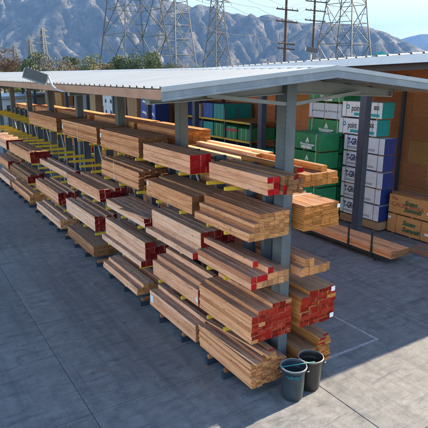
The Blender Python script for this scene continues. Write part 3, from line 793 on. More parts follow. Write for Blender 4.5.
def pack(name, label, x, y, z, dx, dy, dz, front, side, group, band=None, runners=True, cat='panel pack', straps=(), seed=0):
    """box along +X/+Y from its near left lower corner; front is the -X face, side the -Y face"""
    rz = random.Random(seed).uniform(-.028, .028)
    t = thing(name, label, cat, (x + dx / 2, y + dy / 2, z), group, rz)
    b = .07 if runners else 0
    m = MB(); c = .012
    # eased box
    x0, x1, y0, y1, z0, z1 = -dx / 2, dx / 2, -dy / 2, dy / 2, b, dz
    q = [(x0 + c, y0), (x1 - c, y0), (x1, y0 + c), (x1, y1 - c), (x1 - c, y1), (x0 + c, y1), (x0, y1 - c), (x0, y0 + c)]
    q2 = [(a * (1 - c / (dx / 2)), b_ * (1 - c / (dy / 2))) for a, b_ in q]
    for zz, qq in ((z0, q), (z1 - c, q), (z1, q2)):
        for a, b_ in qq: m.v.append((a, b_, zz))
    for r_ in range(2):
        for i in range(8):
            k = (i + 1) % 8; m.face([r_ * 8 + i, r_ * 8 + k, r_ * 8 + 8 + k, r_ * 8 + 8 + i], 1 if i in (0, 1, 3, 4) else 0)
    m.face([7, 6, 5, 4, 3, 2, 1, 0], 1); m.face([16 + i for i in range(8)], 0)
    m.build('wrap', [front, side], t)
    if runners:
        for k in (-.38, 0, .38): MB().box(-dx / 2 + .03, dy * k - .045, .0, dx / 2 - .03, dy * k + .045, b).build('runner', 'wood_brown', t)
    for f in straps:
        yy = y0 + dy * f; m = MB()
        m.box(x0 - .004, yy, b, x0 - .001, yy + .025, dz + .003); m.box(x0 - .001, yy, dz + .001, x1, yy + .025, dz + .003); m.build('strap', 'strap_dark' if front != 'wrap_green' else 'ink_white', t)
    return t
def fx(dx): return -dx / 2 - .004
def word(t, body, size, dx, dy, fy, z, mat, shear=0, xs=1.0, bold=0, name='lettering'):
    """fy: 0 at the left (far) end of the -X face, 1 at the right (near) end"""
    return text(name, body, size, t, (fx(dx), dy / 2 - fy * dy, z), '-x', mat, shear, xs, bold)
def tri_logo(t, dx, dy, fy, z, s, mat='ink_white'):
    m = MB(); xx = fx(dx); yc = dy / 2 - fy * dy
    def pr(pts): m.prism([(yc + a * s, z + b * s) for a, b in pts], 0, xx - .002, xx + .001)
    pr([(-.5, -.5), (-.3, -.5), (.05, .2), (0, .5)]); pr([(.5, -.5), (0, .5), (-.05, .2), (.3, -.5)])
    pr([(-.06, -.5), (.06, -.5), (.06, -.2), (.2, -.2), (0, .15), (-.2, -.2), (-.06, -.2)])
    m.build('tree_logo', mat, t)
PX, PY = 18.4, 15.0
GRP = 'T groove panel packs in one pile'
zz = 0.12
bt = pack('plywood_pack', 'unwrapped brown panel pack at the foot of the white wrapped pile', PX, PY - .02, .0, 1.22, 2.4, .42, 'carton', 'carton', None)
zz = .42
tl = [('lowest', 0), ('second lowest', .07), ('third lowest', -.05), ('second highest', .05), ('highest', -.03)]
for i, (nm, ox) in enumerate(tl):
    t = pack('panel_pack', f'white and navy wrapped T-GROVE panel pack, {nm} of the five', PX + ox, PY + ox, zz, .8, 2.42, .765, 'wrap_white', 'wrap_blue', 'white and navy wrapped panel packs', straps=(.12, .9), seed=i + 4)
    word(t, 'T-GROVE', .40, .8, 2.42, .10, .47, 'ink_navy', 0, .62, .014)
    for k in range(2): MB().box(fx(.8) - .002, 2.42 / 2 - 1.9, .17 + k * .055, fx(.8) + .001, 2.42 / 2 - .26, .19 + k * .055).build('text_line', 'ink_navy', t)
    zz += .77
DXP = .85
for i, (ox, oy, nm) in enumerate(((-.06, .22, 'lower'), (.05, .05, 'upper'))):
    t = pack('panel_pack', f'white and teal wrapped panel pack printed point, {nm} of two on top', PX + ox, PY + .36 + oy * .4, zz, DXP, 2.32, .77, 'wrap_white', 'wrap_teal', 'white and teal wrapped panel packs', straps=(.1, .88), seed=i + 14)
    word(t, 'point', .40, DXP, 2.32, .25, .46, 'ink_dark', 0, .66, .008)
    word(t, 'SIX', .22, DXP, 2.32, .80, .52, 'ink_dark', 0, 1.0, .01)
    MB().box(fx(DXP) - .002, 2.32 / 2 - 2.2, .14, fx(DXP) + .001, 2.32 / 2 - .75, .27).build('colour_bar', 'ink_teal', t)
    m = MB(); m.lathe([(.055, 0), (.11, 0), (.11, .006), (.055, .006), (.055, 0)], 20); m.v = [(fx(DXP) - .005 + z_, 2.32 / 2 - .35 + a, .52 + b) for a, b, z_ in m.v]; m.build('round_logo', 'ink_teal', t)
    zz += .775
# green wrapped pile behind, and the lower green pile in front of it
G2 = 18.5
zz = 0
for i in range(8):
    if i == 6:
        t = pack('panel_pack', 'pale grey wrapped panel pack with green lid in the tall green pile', G2 - .05, 17.72, zz, 1.25, 2.3, .80, 'wrap_grey', 'wrap_grey', None, straps=(.1, .5, .88), seed=31)
        MB().box(-.64, -1.165, .795, .64, 1.165, .812).build('lid', 'wrap_green', t)
        for f in (.12, .55):
            tri_logo(t, 1.25, 2.3, f, .42, .14, 'ink_green'); word(t, 'Weyerhaeuser', .13, 1.25, 2.3, f + .05, .42, 'ink_green')
    else:
        t = pack('panel_pack', f'green wrapped panel pack in the tall pile behind, {["bottom one", "second up", "third up", "fourth up", "fifth up", "just under the grey pack", "", "topmost"][i]}', G2, 17.72, zz, 1.25, 2.35, .80, 'wrap_green', 'wrap_green', 'green packs in the tall pile', straps=(.12, .88), seed=i + 22)
        if i >= 4:
            tri_logo(t, 1.25, 2.35, .55, .52, .27); word(t, 'Weyerhaeuser', .17, 1.25, 2.35, .33, .30, 'ink_white', 0, 1, .004); word(t, 'WESTERN', .17, 1.25, 2.35, .36, .16, 'ink_white', 0, 1, .012)
    zz += .81
zz = 0
for i in range(5):
    t = pack('panel_pack', f'green wrapped panel pack in the lower front pile, {["bottom", "second", "middle", "fourth", "top"][i]} of five', 17.0, 17.55, zz, 1.22, 2.35, .85, 'wrap_green', 'wrap_green', 'green packs in the front pile', straps=(.12, .88), seed=i + 41)
    tri_logo(t, 1.22, 2.35, .62, .56, .27); word(t, 'Weyerhaeuser', .17, 1.22, 2.35, .40, .33, 'ink_white', 0, 1, .004); word(t, 'WESTERN', .17, 1.22, 2.35, .43, .18, 'ink_white', 0, 1, .012)
    zz += .86
# stencilled plywood packs at the right edge
zz = 0
for i, nm in enumerate(('lower', 'upper')):
    t = pack('plywood_pack', f'bare plywood pack with green Summit stencil at right edge, {nm} one', 18.85, 12.35, zz, 1.25, 2.5, .90, 'plywood_pack', 'plywood_pack', 'stencilled plywood packs', straps=() , seed=i + 60)
    word(t, 'Susan', .29, 1.25, 2.5, .33, .62, 'ink_green', .35, 1.0, .014); word(t, 'Summit', .29, 1.25, 2.5, .33, .32, 'ink_green', .35, 1.0, .014)
    if i: word(t, 'CALIFORNIA', .26, 1.25, 2.5, .06, .47, 'ink_red', 0, 1.15, .006); word(t, 'The', .2, 1.25, 2.5, .06, .74, 'ink_red', .2, 1, .006)
    else:
        for f in (.2, .72):
            MB().box(fx(1.25) - .001, 1.25 - 2.5 * f, .07, fx(1.25) + .002, 1.25 - 2.5 * f + .02, .9).build('strap', 'strap_dark', t)
    MB().box(fx(1.25) - .003, 1.25 - 2.5 * .93, .32, fx(1.25), 1.25 - 2.5 * .80, .43).build('paper_tag', 'paper_white', t)
    if not i: MB().box(fx(1.25) - .003, 1.25 - .18, .68, fx(1.25), 1.25 - .02, .78).build('paper_tag', 'paper_white', t)
    zz += .91
for i, (yy, rz, ox, zl) in enumerate(((12.2, .10, .35, 1.825), (12.1, .03, .75, 1.825), (12.25, .16, .5, 1.868))):
    me = board_mesh(.24, .04, 2.6, 'brown', 'end_brown', 'weathered_brown')
    o = place('loose_board', me, None, (18.85 + ox, yy, zl), rz)
    tag(o, ['weathered board lying on the stencilled packs, front one', 'weathered board lying on the stencilled packs, rear one', 'weathered board laid crosswise on top of the stencilled packs'][i], 'board', 'loose boards on the stencilled packs')

# ---- low steel cart with a load of planks in front of the packs
cart = thing('lumber_cart', 'low black steel lumber cart with upright stakes in the aisle', 'cart', (15.85, 14.2, 0))
m = MB()
for x in (-.5, .5): m.box(x - .03, -2.2, .17, x + .03, 2.8, .27)
for y in (-1.9, -.4, 1.1, 2.5): m.box(-.47, y - .03, .20, .47, y + .03, .265)
m.build('frame', 'black_steel', cart)
for y in (-1.55, -.35):
    MB().box(-.62, y - .03, .17, -.56, y + .03, 1.12).build('stake', 'black_steel', cart); MB().box(-.56, y - .03, .19, -.53, y + .03, .25).build('stake_socket', 'black_steel', cart)
for x in (-.48, .48):
    for y in (-1.7, 2.2):
        m = MB(); m.lathe([(.02, -.025), (.085, -.025), (.085, .025), (.02, .025)], 16); m.v = [(x + c, y + a, .087 + b) for a, b, c in m.v]; m.build('caster', 'black_steel', cart)
stack(0, 'right', 15.33, 11.75, 5.6, .26, .047, [6, 6, 6, 6], 'tan', 'brown', '', 0, top=False, jit=.03, z=.275, lab='long bundle of pale tan planks on the low black cart', name='plank_bundle', grp='loose lumber')
# scraps at the right edge
for i, (x, y, z, rz) in enumerate(((15.3, 9.15, .002, .5), (15.55, 9.1, .044, .2), (15.0, 9.0, .002, 1.2))):
    o = place('wood_offcut', board_mesh(.09, .04, [.7, .5, .6][i], 'tan', 'end_tan', 'wood_tan'), None, (x, y, z), rz)
    tag(o, ['pale offcut on the concrete under another scrap at right edge', 'short offcut lying on top of another scrap at right edge', 'small tan offcut alone on the concrete at right edge'][i], 'offcut', 'wood offcuts on the concrete')
o = place('timber_skid', board_mesh(.9, .12, 2.0, 'brown', 'end_brown', 'weathered_brown'), None, (17.4, 10.6, .002))
tag(o, 'flat weathered timber skid on the concrete beside the stencilled packs', 'timber')

# ---- steel pallet rack in the next bay with packs on it
pr = thing('pallet_rack', 'blue pallet rack with yellow beams inside the warehouse', 'rack', (20.2, 32, 0))
RY = (-4.6, -1.5, 1.6, 4.7); RD = 2.3
for y in RY:
    for x in (0, 1.1, RD):
        MB().box(x - .05, y - .05, 0.002, x + .05, y + .05, 4.0 if y < -4 else 4.7).build('upright', 'slate', pr)
    m = MB()
    for k in range(4): m.bar((.05, y, .3 + k * .85), (RD - .05, y, .3 + k * .85 + .75), .03, .03)
    m.build('frame_brace', 'slate', pr)
for y0 in RY[:3]:
    for z in (1.3, 2.7, 3.95):
        for x in (-.06, RD + .06):
            MB().box(x - .025, y0 + .05, z - .12, x + .025, y0 + 3.05, z).build('beam', 'yellow_paint', pr)
        MB().box(0.06, y0 + .06, z - .03, RD - .06, y0 + 3.04, z - .005).build('deck', 'plywood_pack', pr)
items = [(3.955, -1.25, 1.3, 1.05, 2.5, 'wrap_teal', 'teal wrapped pack on top shelf of the pallet rack'), (3.955, .15, 1.4, 1.05, 2.3, 'wrap_brightblue', 'bright blue pack beside the teal one on the pallet rack'), (3.955, 1.85, 1.2, .95, 1.2, 'carton', 'tan carton on top shelf of the pallet rack'), (3.955, 3.15, 1.4, 1.0, 2.2, 'wrap_blue', 'navy pack at far left of the pallet rack top'),
         (2.705, -4.4, 1.3, .8, 2.2, 'wrap_green', 'green wrapped pack in right bay of the pallet rack, middle shelf'), (2.705, -2.95, 1.3, .85, 2.2, 'wrap_green', 'green wrapped pack with red band on the pallet rack'), (2.705, -1.3, 1.3, .95, 2.2, 'wrap_green', 'green pack in middle bay of the pallet rack, middle shelf'), (2.705, .2, 1.3, .95, 2.2, 'wrap_teal', 'teal pack in middle bay of the pallet rack, middle shelf'), (2.705, 1.8, 2.3, .95, 2.2, 'wrap_blue', 'navy pack in left bay of the pallet rack, middle shelf'),
         (1.305, -4.4, 2.2, .8, 2.2, 'wrap_teal', 'teal pack in right bay of the pallet rack, lowest shelf'), (1.305, -1.3, 2.3, .85, 2.2, 'wrap_brightblue', 'bright blue pack in middle bay of pallet rack, lowest shelf'), (1.305, 1.8, 2.3, .85, 2.2, 'wrap_teal', 'teal pack in left bay of the pallet rack, lowest shelf')]
for k, (z, y, L, h, dx_, mt, de) in enumerate(items):
    t = pack('wrapped_pack', de, 20.22, 32 + y, z, dx_, L, h, mt, mt, 'packs on the pallet rack', runners=False, straps=(.3, .7), seed=70 + k)
    if k == 5: MB().box(-dx_ / 2 - .005, -L / 2 - .005, .5, dx_ / 2 + .005, L / 2 + .005, .68).build('colour_band', 'box_red', t)
# floor piles further along the warehouse: blue-white, cartons, white boxes
def pile(x, y, n, dx, dy, dz, front, side, de, nm, cat, ox=.03, deco=None):
    z = 0; rr = random.Random(int(x * 10 + y))
    for i in range(n):
        pos = 'bottom one' if i == 0 else 'topmost' if i == n - 1 else f'{["", "second", "third", "fourth", "fifth", "sixth", "seventh", "eighth"][i]} from floor'
        t = pack(nm, f'{de}, {pos}', x + rr.uniform(-ox, ox), y + rr.uniform(-ox, ox), z, dx, dy, dz - .004, front, side, de, runners=False, cat=cat, straps=(.3, .7), seed=int(x * 7 + y * 3) + i)
        if deco: deco(t, dx, dy, dz)
        z += dz
def deco_sweep(t, dx, dy, dz):
    for k in range(2):
        a = dy * (-.45 + .5 * k)
        m = MB(); m.prism([(a, .3), (a + .2, .62), (a + .75, .72), (a + .95, .55), (a + .45, .5)], 0, fx(dx) - .002, fx(dx) + .001); m.build('white_sweep', 'ink_white', t)
        m = MB(); m.prism([(a, .2), (a + .5, .3), (a + .95, .25), (a + .5, .38)], 0, fx(dx) - .002, fx(dx) + .001); m.build('red_sweep', 'box_red', t)
pile(18.0, 37.2, 7, 1.3, 2.7, .86, 'wrap_brightblue', 'wrap_blue', 'blue panel pack with white and red sweep', 'panel_pack', 'panel pack', deco=deco_sweep)
pile(18.0, 40.8, 6, 1.3, 2.0, 1.0, 'carton', 'carton', 'brown carton in pile left of blue packs', 'carton', 'carton')
def deco_marks(t, dx, dy, dz):
    for k in range(2):
        m = MB(); a = -dy * .3 + k * dy * .5; m.prism([(a - .2, .35), (a + .2, .35), (a + .2, .6), (a, .75), (a - .2, .6)], 0, fx(dx) - .002, fx(dx) + .001); m.build('house_mark', 'ink_navy', t)
pile(18.0, 46.2, 6, 1.3, 2.6, 1.02, 'wrap_white', 'wrap_grey', 'white box with dark marks beyond the brown cartons', 'white_box', 'box', deco=deco_marks)
pile(18.2, 51.5, 5, 1.4, 2.4, 1.1, 'carton', 'carton', 'brown carton far down the warehouse', 'carton', 'carton')
pile(17.6, 54.3, 6, 1.4, 2.2, 1.0, 'wrap_grey', 'wrap_grey', 'pale grey wrapped pack far down the warehouse', 'wrapped_pack', 'panel pack')
pile(19.2, 42.9, 5, 1.4, 2.4, .95, 'plywood_pack', 'plywood_pack', 'bare plywood pack behind the brown cartons', 'plywood_pack', 'panel pack')
pile(17.5, 57.0, 4, 1.4, 2.4, .9, 'carton', 'carton', 'brown carton at the far end of the warehouse', 'carton', 'carton')

pile(17.6, 61.5, 5, 1.4, 2.4, 1.0, 'plywood_pack', 'plywood_pack', 'bare plywood pack beyond the far brown cartons', 'plywood_pack', 'panel pack')
pile(17.6, 66.0, 6, 1.4, 2.6, .9, 'carton', 'carton', 'brown carton in the last pile of the warehouse', 'carton', 'carton')
pile(17.4, 72.5, 4, 1.4, 3.0, 1.0, 'wrap_white', 'wrap_grey', 'white wrapped pack at the very end of the warehouse', 'wrapped_pack', 'panel pack')
# ================================================================== TRASH BINS
plain('bin_navy', (.028, .046, .062), .42, .2, 5, 0, (.05, .06, .065))
plain('bin_black', (.024, .022, .020), .42, .2, 5, 0, (.05, .045, .04))
plain('teal_paint', (.004, .085, .105), .5, .35, 14, 0, (.028, .046, .062))
plain('stick_teal', (.0, .24, .26), .5, .1, 10)
def bin_(name, label, x, y, mat):
    t = thing(name, label, 'trash bin', (x, y, 0), 'trash bins')
    H, r1, r0 = .80, .285, .225
    pr_ = [(0, .012), (r0 - .03, .012), (r0, .03), (r0 + .02, .25), (r1 - .028, .66), (r1 - .018, .67), (r1 - .016, .71), (r1, .72), (r1 + .006, .76), (r1 + .012, .79), (r1 + .004, H), (r1 - .012, H - .006), (r1 - .02, .74), (r0 + .005, .26), (r0 - .02, .04), (0, .035)]
    m = MB(); m.lathe(pr_, 48); m.build('body', mat, t)
    m = MB(); m.lathe([(r1 + .008, .772), (r1 + .016, .785), (r1 + .008, .803), (r1 - .01, .803), (r1 - .012, .79), (r1 + .008, .772)], 48); m.build('rim', 'grey_steel' if mat == 'bin_navy' else 'bin_rim', t)
    for s in (-1, 1):
        m = MB(); a = .9
        pts = [((r1 + .005 + .05 * math.sin(k / 6 * math.pi)) * math.cos(a + s * 1.57 + (k - 3) * .09), (r1 + .005 + .05 * math.sin(k / 6 * math.pi)) * math.sin(a + s * 1.57 + (k - 3) * .09), .70 - .03 * math.sin(k / 6 * math.pi)) for k in range(7)]
        m.tube(pts, .014, 8); m.build('handle', mat, t)
    return t
plain('bin_rim', (.26, .24, .22), .5, .15, 6)
b1 = bin_('trash_bin', 'dark blue trash bin with teal paint splash in front of the rack', 6.84, 7.52, 'bin_navy')
bin_('trash_bin', 'black trash bin standing right of the dark blue one', 7.42, 7.60, 'bin_black')
m = MB()   # teal splash hugging the wall
n = 40
for i in range(n + 1):
    u_ = i / n; a = math.radians(196 + 78 * u_)
    env_ = math.sin(math.pi * u_) ** .6
    for z in (.665 - env_ * (.085 + .03 * math.sin(u_ * 9 + 1) + .008 * math.sin(u_ * 41 + 1)), .668 + env_ * (.012 + .012 * math.sin(u_ * 23))):
        r = .225 + (z / .72) * .045 + .012; m.v.append((r * math.cos(a), r * math.sin(a), z))
for i in range(n): m.face([2 * i, 2 * i + 2, 2 * i + 3, 2 * i + 1])
m.build('paint_splash', 'teal_paint', b1)
m = MB(); m.tube([(6.53, 7.60, .812), (7.32, 7.36, .812)], .008, 8)
tag(m.build('teal_stick', 'stick_teal'), 'thin teal stick laid across the two bins', 'stick')

# ================================================================== FLOODLIGHTS
plain('lamp_grey', (.065, .065, .068), .5, .1, 8)
def floodlight(label, loc, rz, pipe, tilt):
    """long box lamp head, local X along the head"""
    t = thing('floodlight', label, 'floodlight', loc, 'floodlights', rz)
    m = MB(); L, W, Hh = .52, .21, .21
    m.prism([(-W / 2, -Hh / 2), (W / 2, -Hh / 2 + .05), (W / 2, Hh / 2 - .03), (-W / 2 + .05, Hh / 2)], 0, -L / 2, L / 2)
    for k in range(7): m.box(-L / 2 + .04 + k * .07, -W / 2 + .06, Hh / 2 - .01, -L / 2 + .05 + k * .07, W / 2 - .02, Hh / 2 + .008)
    h = m.build('housing', 'lamp_grey', t); h.rotation_euler = (math.radians(8), tilt, 0)
    m = MB(); m.box(-L / 2 - .016, -W / 2 + .02, -Hh / 2 + .02, -L / 2 - .001, W / 2 - .03, Hh / 2 - .03); m.build('end_cap', 'steel_light', h)
    m = MB(); m.box(-L / 2 - .005, -W / 2 - .02, -Hh / 2 - .035, L / 2 + .005, -W / 2 + .10, -Hh / 2 - .001); m.build('lens_frame', 'grey_steel', h)
    if pipe:
        m = MB(); m.tube([(.22, 0, -.02), (.28, 0, -.05), (.31, -.02, -.14), (.35, -.03, -.24), (.44, -.03, -.33), (.56, -.02, -.37), (.9, .0, -.365)], .022, 10); m.build('bracket_pipe', 'steel_light', t)
    else:
        m = MB(); m.tube([(0, 0, -.1), (0, 0, -.42)], .04, 10); m.build('bracket_pipe', 'steel_light', t)
    return t
floodlight('grey box floodlight on a bent pipe at the shed eave', (3.06, 12.55, 7.0), -.45, True, math.radians(20))
floodlight('dark box floodlight standing on the warehouse roof edge', (16.2, 17.6, zroof(17.6) + .5), -.5, False, math.radians(10))
MB_ = MB(); MB_.box(-.25, -.3, 0, .25, .3, .02); MB_.prism([(-.12, .02), (.12, .02), (.12, .09), (-.12, .15)], 1, -.16, .16)
o = MB_.build('roof_vent', 'stick_teal', None, (16.4, 13.9, zroof(13.9) + .05)); tag(o, 'small teal roof vent at the warehouse roof edge', 'roof vent')

# ================================================================== BEHIND: POLES, PYLONS, TREES
def utility_pole(label, px, d, zs, hw):
    p = far(px, d); t = thing('utility_pole', label, 'utility pole', p, 'wooden utility poles')
    m = MB(); m.tube([(0, 0, 0), (0, 0, 21)], [.2, .13], 10); m.build('pole', 'pole_wood', t)
    dd = Vector((CX.x, CX.y, 0)).normalized()
    for k, (z, h) in enumerate(zs):
        sk = .10 if z > 8 else .0
        a = m = MB(); m.bar(tuple(-dd * h + Vector((0, -.2, h * sk))), tuple(dd * h + Vector((0, -.2, -h * sk))), .11, .13)
        a = m.build('crossarm', 'pole_wood', t, (0, 0, z))
        for q in (-.9, -.45, .45, .9):
            m = MB(); pp = dd * (h * q) + Vector((0, -.2, -h * q * sk)); m.lathe([(.02, .06), (.05, .1), (.05, .2), (.02, .24)], 8, (pp.x, pp.y)); m.v = [(x, y, z_ + pp.z) for x, y, z_ in m.v]; m.build('insulator', 'lamp_grey', a)
    return t
def zpx(d, px, py): return CAM_H + d * tan_el(px, py)
D1, D2 = 62, 74
utility_pole('wooden utility pole with five crossarms, left of the pair', 284, D1, [(zpx(D1, 284, -2), 1.2), (zpx(D1, 284, 10), 1.25), (zpx(D1, 284, 22), 1.25), (zpx(D1, 284, 44), 1.0), (zpx(D1, 284, 49), 1.0)], 1)
utility_pole('wooden utility pole beside the lattice tower, right of the pair', 311.5, D2, [(zpx(D2, 311, 2), 1.4), (zpx(D2, 311, 11), 1.4), (zpx(D2, 311, 21), 1.4)], 1)
def pylon(label, px, d, base, waist, zw, top, rz, arms=True, cage=.32, th=.16):
    p = far(px, d); t = thing('lattice_tower', label, 'transmission tower', p, 'lattice transmission towers', rz)
    def hw(z):
        if z < zw: return (base + (waist - base) * z / zw) / 2
        return (waist + (waist * cage - waist) * min(1, (z - zw) / max(1, top - zw))) / 2
    cor = [(-1, -1), (1, -1), (1, 1), (-1, 1)]
    for cx, cy in cor:
        m = MB(); m.bar((cx * hw(0), cy * hw(0), 0), (cx * hw(zw), cy * hw(zw), zw), th * 1.7, th * 1.7); m.bar((cx * hw(zw), cy * hw(zw), zw), (cx * hw(top), cy * hw(top), top), th * 1.5, th * 1.5); m.build('leg', 'lattice_steel', t)
    # panel levels grow downwards
    zs = [0]; z = 0
    while z < top - 1: z += max(2.0, hw(z) * 1.08); zs.append(min(z, top))
    for k in range(4):
        a, b = cor[k], cor[(k + 1) % 4]; m = MB()
        for i in range(len(zs) - 1):
            z0, z1 = zs[i], zs[i + 1]; h0, h1 = hw(z0), hw(z1)
            A0 = Vector((a[0] * h0, a[1] * h0, z0)); B0 = Vector((b[0] * h0, b[1] * h0, z0)); A1 = Vector((a[0] * h1, a[1] * h1, z1)); B1 = Vector((b[0] * h1, b[1] * h1, z1))
            mid1 = (A1 + B1) / 2; mid0 = (A0 + B0) / 2
            m.bar(A1, B1, th, th)
            if i % 2 == 0: m.bar(A0, mid1, th, th); m.bar(B0, mid1, th, th)
            else: m.bar(mid0, A1, th, th); m.bar(mid0, B1, th, th)
            q = (A0 + A1) / 2; r_ = (A0 + mid1) / 2 if i % 2 == 0 else (mid0 + A1) / 2; m.bar(q, r_, th * .7, th * .7)
            q = (B0 + B1) / 2; r_ = (B0 + mid1) / 2 if i % 2 == 0 else (mid0 + B1) / 2; m.bar(q, r_, th * .7, th * .7)
        m.build('bracing', 'lattice_steel', t)
    if arms:
        for f, w in ((.72, .75), (.84, .62), (.95, .5)):
            z = top * f; m = MB()
            for s in (-1, 1):
                e = (s * base * w, 0, z)
                for c in (-1, 1): m.bar((s * hw(z), c * hw(z), z), e, th, th); m.bar((s * hw(z + 1.5), c * hw(z + 1.5), z + 1.8), e, th, th)
            m.build('crossarm', 'lattice_steel', t)
            for s in (-1, 1): MB().tube([(s * base * w, 0, z), (s * base * w, 0, z - 1.8)], .12, 6).build('insulator', 'lamp_grey', t)
    return t
pylon('tall lattice tower at the right, beside the utility poles', 342, 190, 17.0, 10.5, 26, 62, .25, th=.20)
pylon('big lattice tower left of centre, nearest of its cluster', 136, 165, 18.5, 12, 26, 60, .1, th=.18)
pylon('lattice tower overlapping the big left tower on its right', 176, 230, 15, 9.5, 26, 62, .3, th=.2)
pylon('slim lattice tower standing alone left of the utility poles', 217, 300, 14, 7, 30, 64, .15, th=.24)
pylon('small hazy tower with crossarms, right of two on the left', 46, 560, 13, 5, 26, 52, .5, th=.4)
pylon('small hazy tower with crossarms, middle one on the left', 33, 700, 13, 5, 26, 50, .4, th=.5)
pylon('faint far tower behind the trees near the left edge', 17, 800, 13, 5, 26, 48, .4, th=.5)
pylon('faint far tower cut by the left edge of the view', 1, 800, 13, 5, 26, 48, .4, th=.5)
# overhead wires on the two poles
pA, pB = far(284, D1), far(311.5, D2); dirw = (pB - pA); dirw.z = 0
rtw = Vector((CX.x, CX.y, 0)).normalized()
for k, (za, zb, q) in enumerate(((zpx(D1, 284, 10) + .2, zpx(D2, 311, 2) + .2, -1.1), (zpx(D1, 284, 10) + .2, zpx(D2, 311, 2) + .2, 1.1), (zpx(D1, 284, 22) + .2, zpx(D2, 311, 11) + .2, -1.1), (zpx(D1, 284, 22) + .2, zpx(D2, 311, 11) + .2, 1.1), (zpx(D1, 284, 44) + .15, zpx(D2, 311, 21) + .2, .9))):
    pts = []
    for seg in range(-2, 3):
        for u_ in range(8):
            f_ = seg + u_ / 8.0; sag = -.45 * 4 * (u_ / 8.0) * (1 - u_ / 8.0)
            p_ = pA + dirw * f_ + rtw * q; zz_ = (za if f_ <= 0 else zb if f_ >= 1 else za + (zb - za) * f_)
            pts.append((p_.x, p_.y, zz_ + sag * min(1.0, dirw.length / 20)))
    m = MB(); m.tube(pts, .016, 5)
    tag(m.build('overhead_wire', 'pole_wood'), 'thin dark overhead wire strung along the two utility poles', 'wire', 'overhead wires')

# trees: trunk, limbs and a crown of leaf faces
def leaf_mat(name, a, b):
    t = NT(name); n = t.noise(t.pos(), .9, 3); k = t.ramp(n, [(.35, a), (.65, b)])
    M[name] = t.done(k, .8, 0, .15)
leaf_mat('leaf_dark', (.05, .075, .03), (.115, .14, .06))
leaf_mat('leaf_olive', (.085, .10, .035), (.20, .19, .08))
leaf_mat('leaf_dry', (.13, .085, .05), (.24, .16, .10))
leaf_mat('twig_grey', (.14, .12, .11), (.24, .21, .19))
def tree(label, px, d, h, w, mat, n=900, ls=.42, seed=0, dens=1.0):
    rr = random.Random(seed); p = far(px, d); t = thing('tree', label, 'tree', p, 'trees beyond the yard', rr.uniform(0, 6))
    m = MB(); m.tube([(0, 0, 0), (rr.uniform(-.2, .2), rr.uniform(-.2, .2), h * .35), (0, 0, h * .6)], [.28, .2, .1], 7)
    cl = []
    for k in range(11):
        a = rr.uniform(0, 6.28); r = rr.uniform(.1, .36) * w; z = h * rr.uniform(.38, .86)
        c = (r * math.cos(a), r * math.sin(a), z); cl.append((c, rr.uniform(.16, .27) * w))
        m.tube([(0, 0, h * rr.uniform(.25, .5)), (c[0] * .5, c[1] * .5, z * .85), c], [.11, .07, .03], 5)
    m.build('trunk', 'pole_wood', t)
    m = MB()
    for i in range(int(n * dens)):
        c, r = rr.choice(cl)
        while True:
            q = Vector((rr.uniform(-1, 1), rr.uniform(-1, 1), rr.uniform(-1, 1)))
            if q.length < 1: break
        q = q.normalized() * (q.length ** .5); pt = Vector(c) + Vector((q.x * r, q.y * r, q.z * r * .85))
        u = Vector((rr.gauss(0, 1), rr.gauss(0, 1), rr.gauss(0, 1))).normalized(); v = u.orthogonal().normalized(); s = ls * rr.uniform(.5, 1.2)
        b = len(m.v); m.v += [tuple(pt - u * s), tuple(pt + v * s * .5), tuple(pt + u * s), tuple(pt - v * s * .5)]; m.face([b, b + 1, b + 2, b + 3])
    m.build('crown', mat, t)
TR = [(3, 120, 11, 10, 'leaf_dry', 'brown'), (12, 150, 11, 9, 'leaf_dry', 'brown'), (22, 110, 8, 9, 'leaf_olive', 'olive'), (35, 105, 10.3, 6, 'leaf_dark', 'dark'), (44, 135, 12, 8, 'leaf_dark', 'dark'), (54, 120, 10.5, 9, 'twig_grey', 'bare grey'), (64, 150, 10.5, 8, 'twig_grey', 'bare grey'),
      (72, 140, 11.5, 7, 'leaf_olive', 'olive'), (80, 130, 10, 9, 'leaf_dry', 'brown'), (91, 125, 11, 8, 'leaf_olive', 'olive'), (101, 150, 9.5, 9, 'leaf_dry', 'brown'), (114, 150, 10, 8, 'leaf_olive', 'olive'), (127, 130, 11.6, 8.5, 'leaf_dark', 'dark'), (140, 125, 12, 9.5, 'leaf_dark', 'dark'), (152, 140, 12, 9, 'leaf_olive', 'olive'), (168, 150, 10.8, 9, 'leaf_olive', 'olive'), (180, 170, 9.5, 9, 'leaf_dry', 'brown'),
      (196, 200, 9.2, 9, 'leaf_dark', 'dark'), (209, 220, 9.5, 8, 'leaf_olive', 'olive'), (270, 120, 9.2, 4, 'leaf_olive', 'olive')]
for i, (px, d, h, w, mt, de) in enumerate(TR):
    h *= 1.1
    tree(f'{de} tree above the shed roof, {["first", "second", "third", "fourth", "fifth", "sixth", "seventh", "eighth", "ninth", "tenth", "eleventh", "twelfth", "thirteenth", "fourteenth", "fifteenth", "sixteenth", "seventeenth", "eighteenth", "nineteenth", "twentieth"][i]} tree from the left', px, d, h, w, mt, 3600 if mt != 'twig_grey' else 1500, .24 if mt != 'twig_grey' else .2, i + 5)
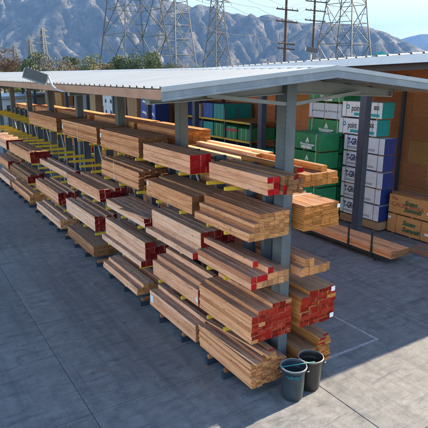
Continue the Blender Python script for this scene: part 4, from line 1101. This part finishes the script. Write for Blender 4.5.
# far wood on the plain: one mass
m = MB(); rr = random.Random(99)
for i in range(9000):
    px = rr.uniform(-60, 480); d = rr.uniform(420, 1500); p = far(px, d); hh = rr.uniform(3, 13) * (1 + (d - 400) / 2200)
    u = Vector((rr.gauss(0, 1), rr.gauss(0, 1), rr.gauss(0, .8))).normalized() * rr.uniform(1.2, 3.2); v = u.orthogonal().normalized() * rr.uniform(1, 2.6); c = p + Vector((0, 0, hh))
    b = len(m.v); m.v += [tuple(c - u), tuple(c + v), tuple(c + u), tuple(c - v)]; m.face([b, b + 1, b + 2, b + 3])
tag(m.build('far_wood', 'leaf_dark'), 'hazy far-off belt of trees at the foot of the mountains', 'trees', kind='stuff')

# far white building seen under the shed at the left
plain('stucco_white', (.70, .71, .72), .8, .05, .5)
plain('window_dark', (.05, .07, .09), .2, .1)
p = far(8, 75); fb = thing('white_building', 'white building glimpsed under the shed roof at the left edge', 'building', p, None, .6)
MB().box(-9, -4, 0, 9, 4, 4.2).build('wall', 'stucco_white', fb); MB().box(-9.3, -4.3, 4.2, 9.3, 4.3, 4.5).build('roof', 'trim_light', fb)
for k in range(5):
    w_ = MB().box(-7.6 + k * 3.4, -4.05, 1.2, -5.8 + k * 3.4, -4.01, 2.8).build('window', 'window_dark', fb)
    MB().box(-7.7 + k * 3.4, -4.1, 1.08, -5.7 + k * 3.4, -4.005, 1.19).build('sill', 'trim_light', w_)
tree('small green bush seen under the shed at the left edge', 17, 58, 4.2, 3.2, 'leaf_olive', 700, .25, 77)

# ================================================================== HAZE
hz = MB(); hz.box(-2700, -3000, -45, 12600, 12600, 1400)
t = NT('haze_air'); t.t.nodes.remove(t.b)
pv = t.n('ShaderNodeVolumePrincipled'); pv.inputs['Color'].default_value = (.15, .29, .60, 1); pv.inputs['Density'].default_value = 0.00013; pv.inputs['Anisotropy'].default_value = 0.0
t.l(pv.outputs[0], t.t.nodes['Material Output'].inputs['Volume']); M['haze_air'] = t.m
tag(hz.build('haze', 'haze_air'), kind='stuff')
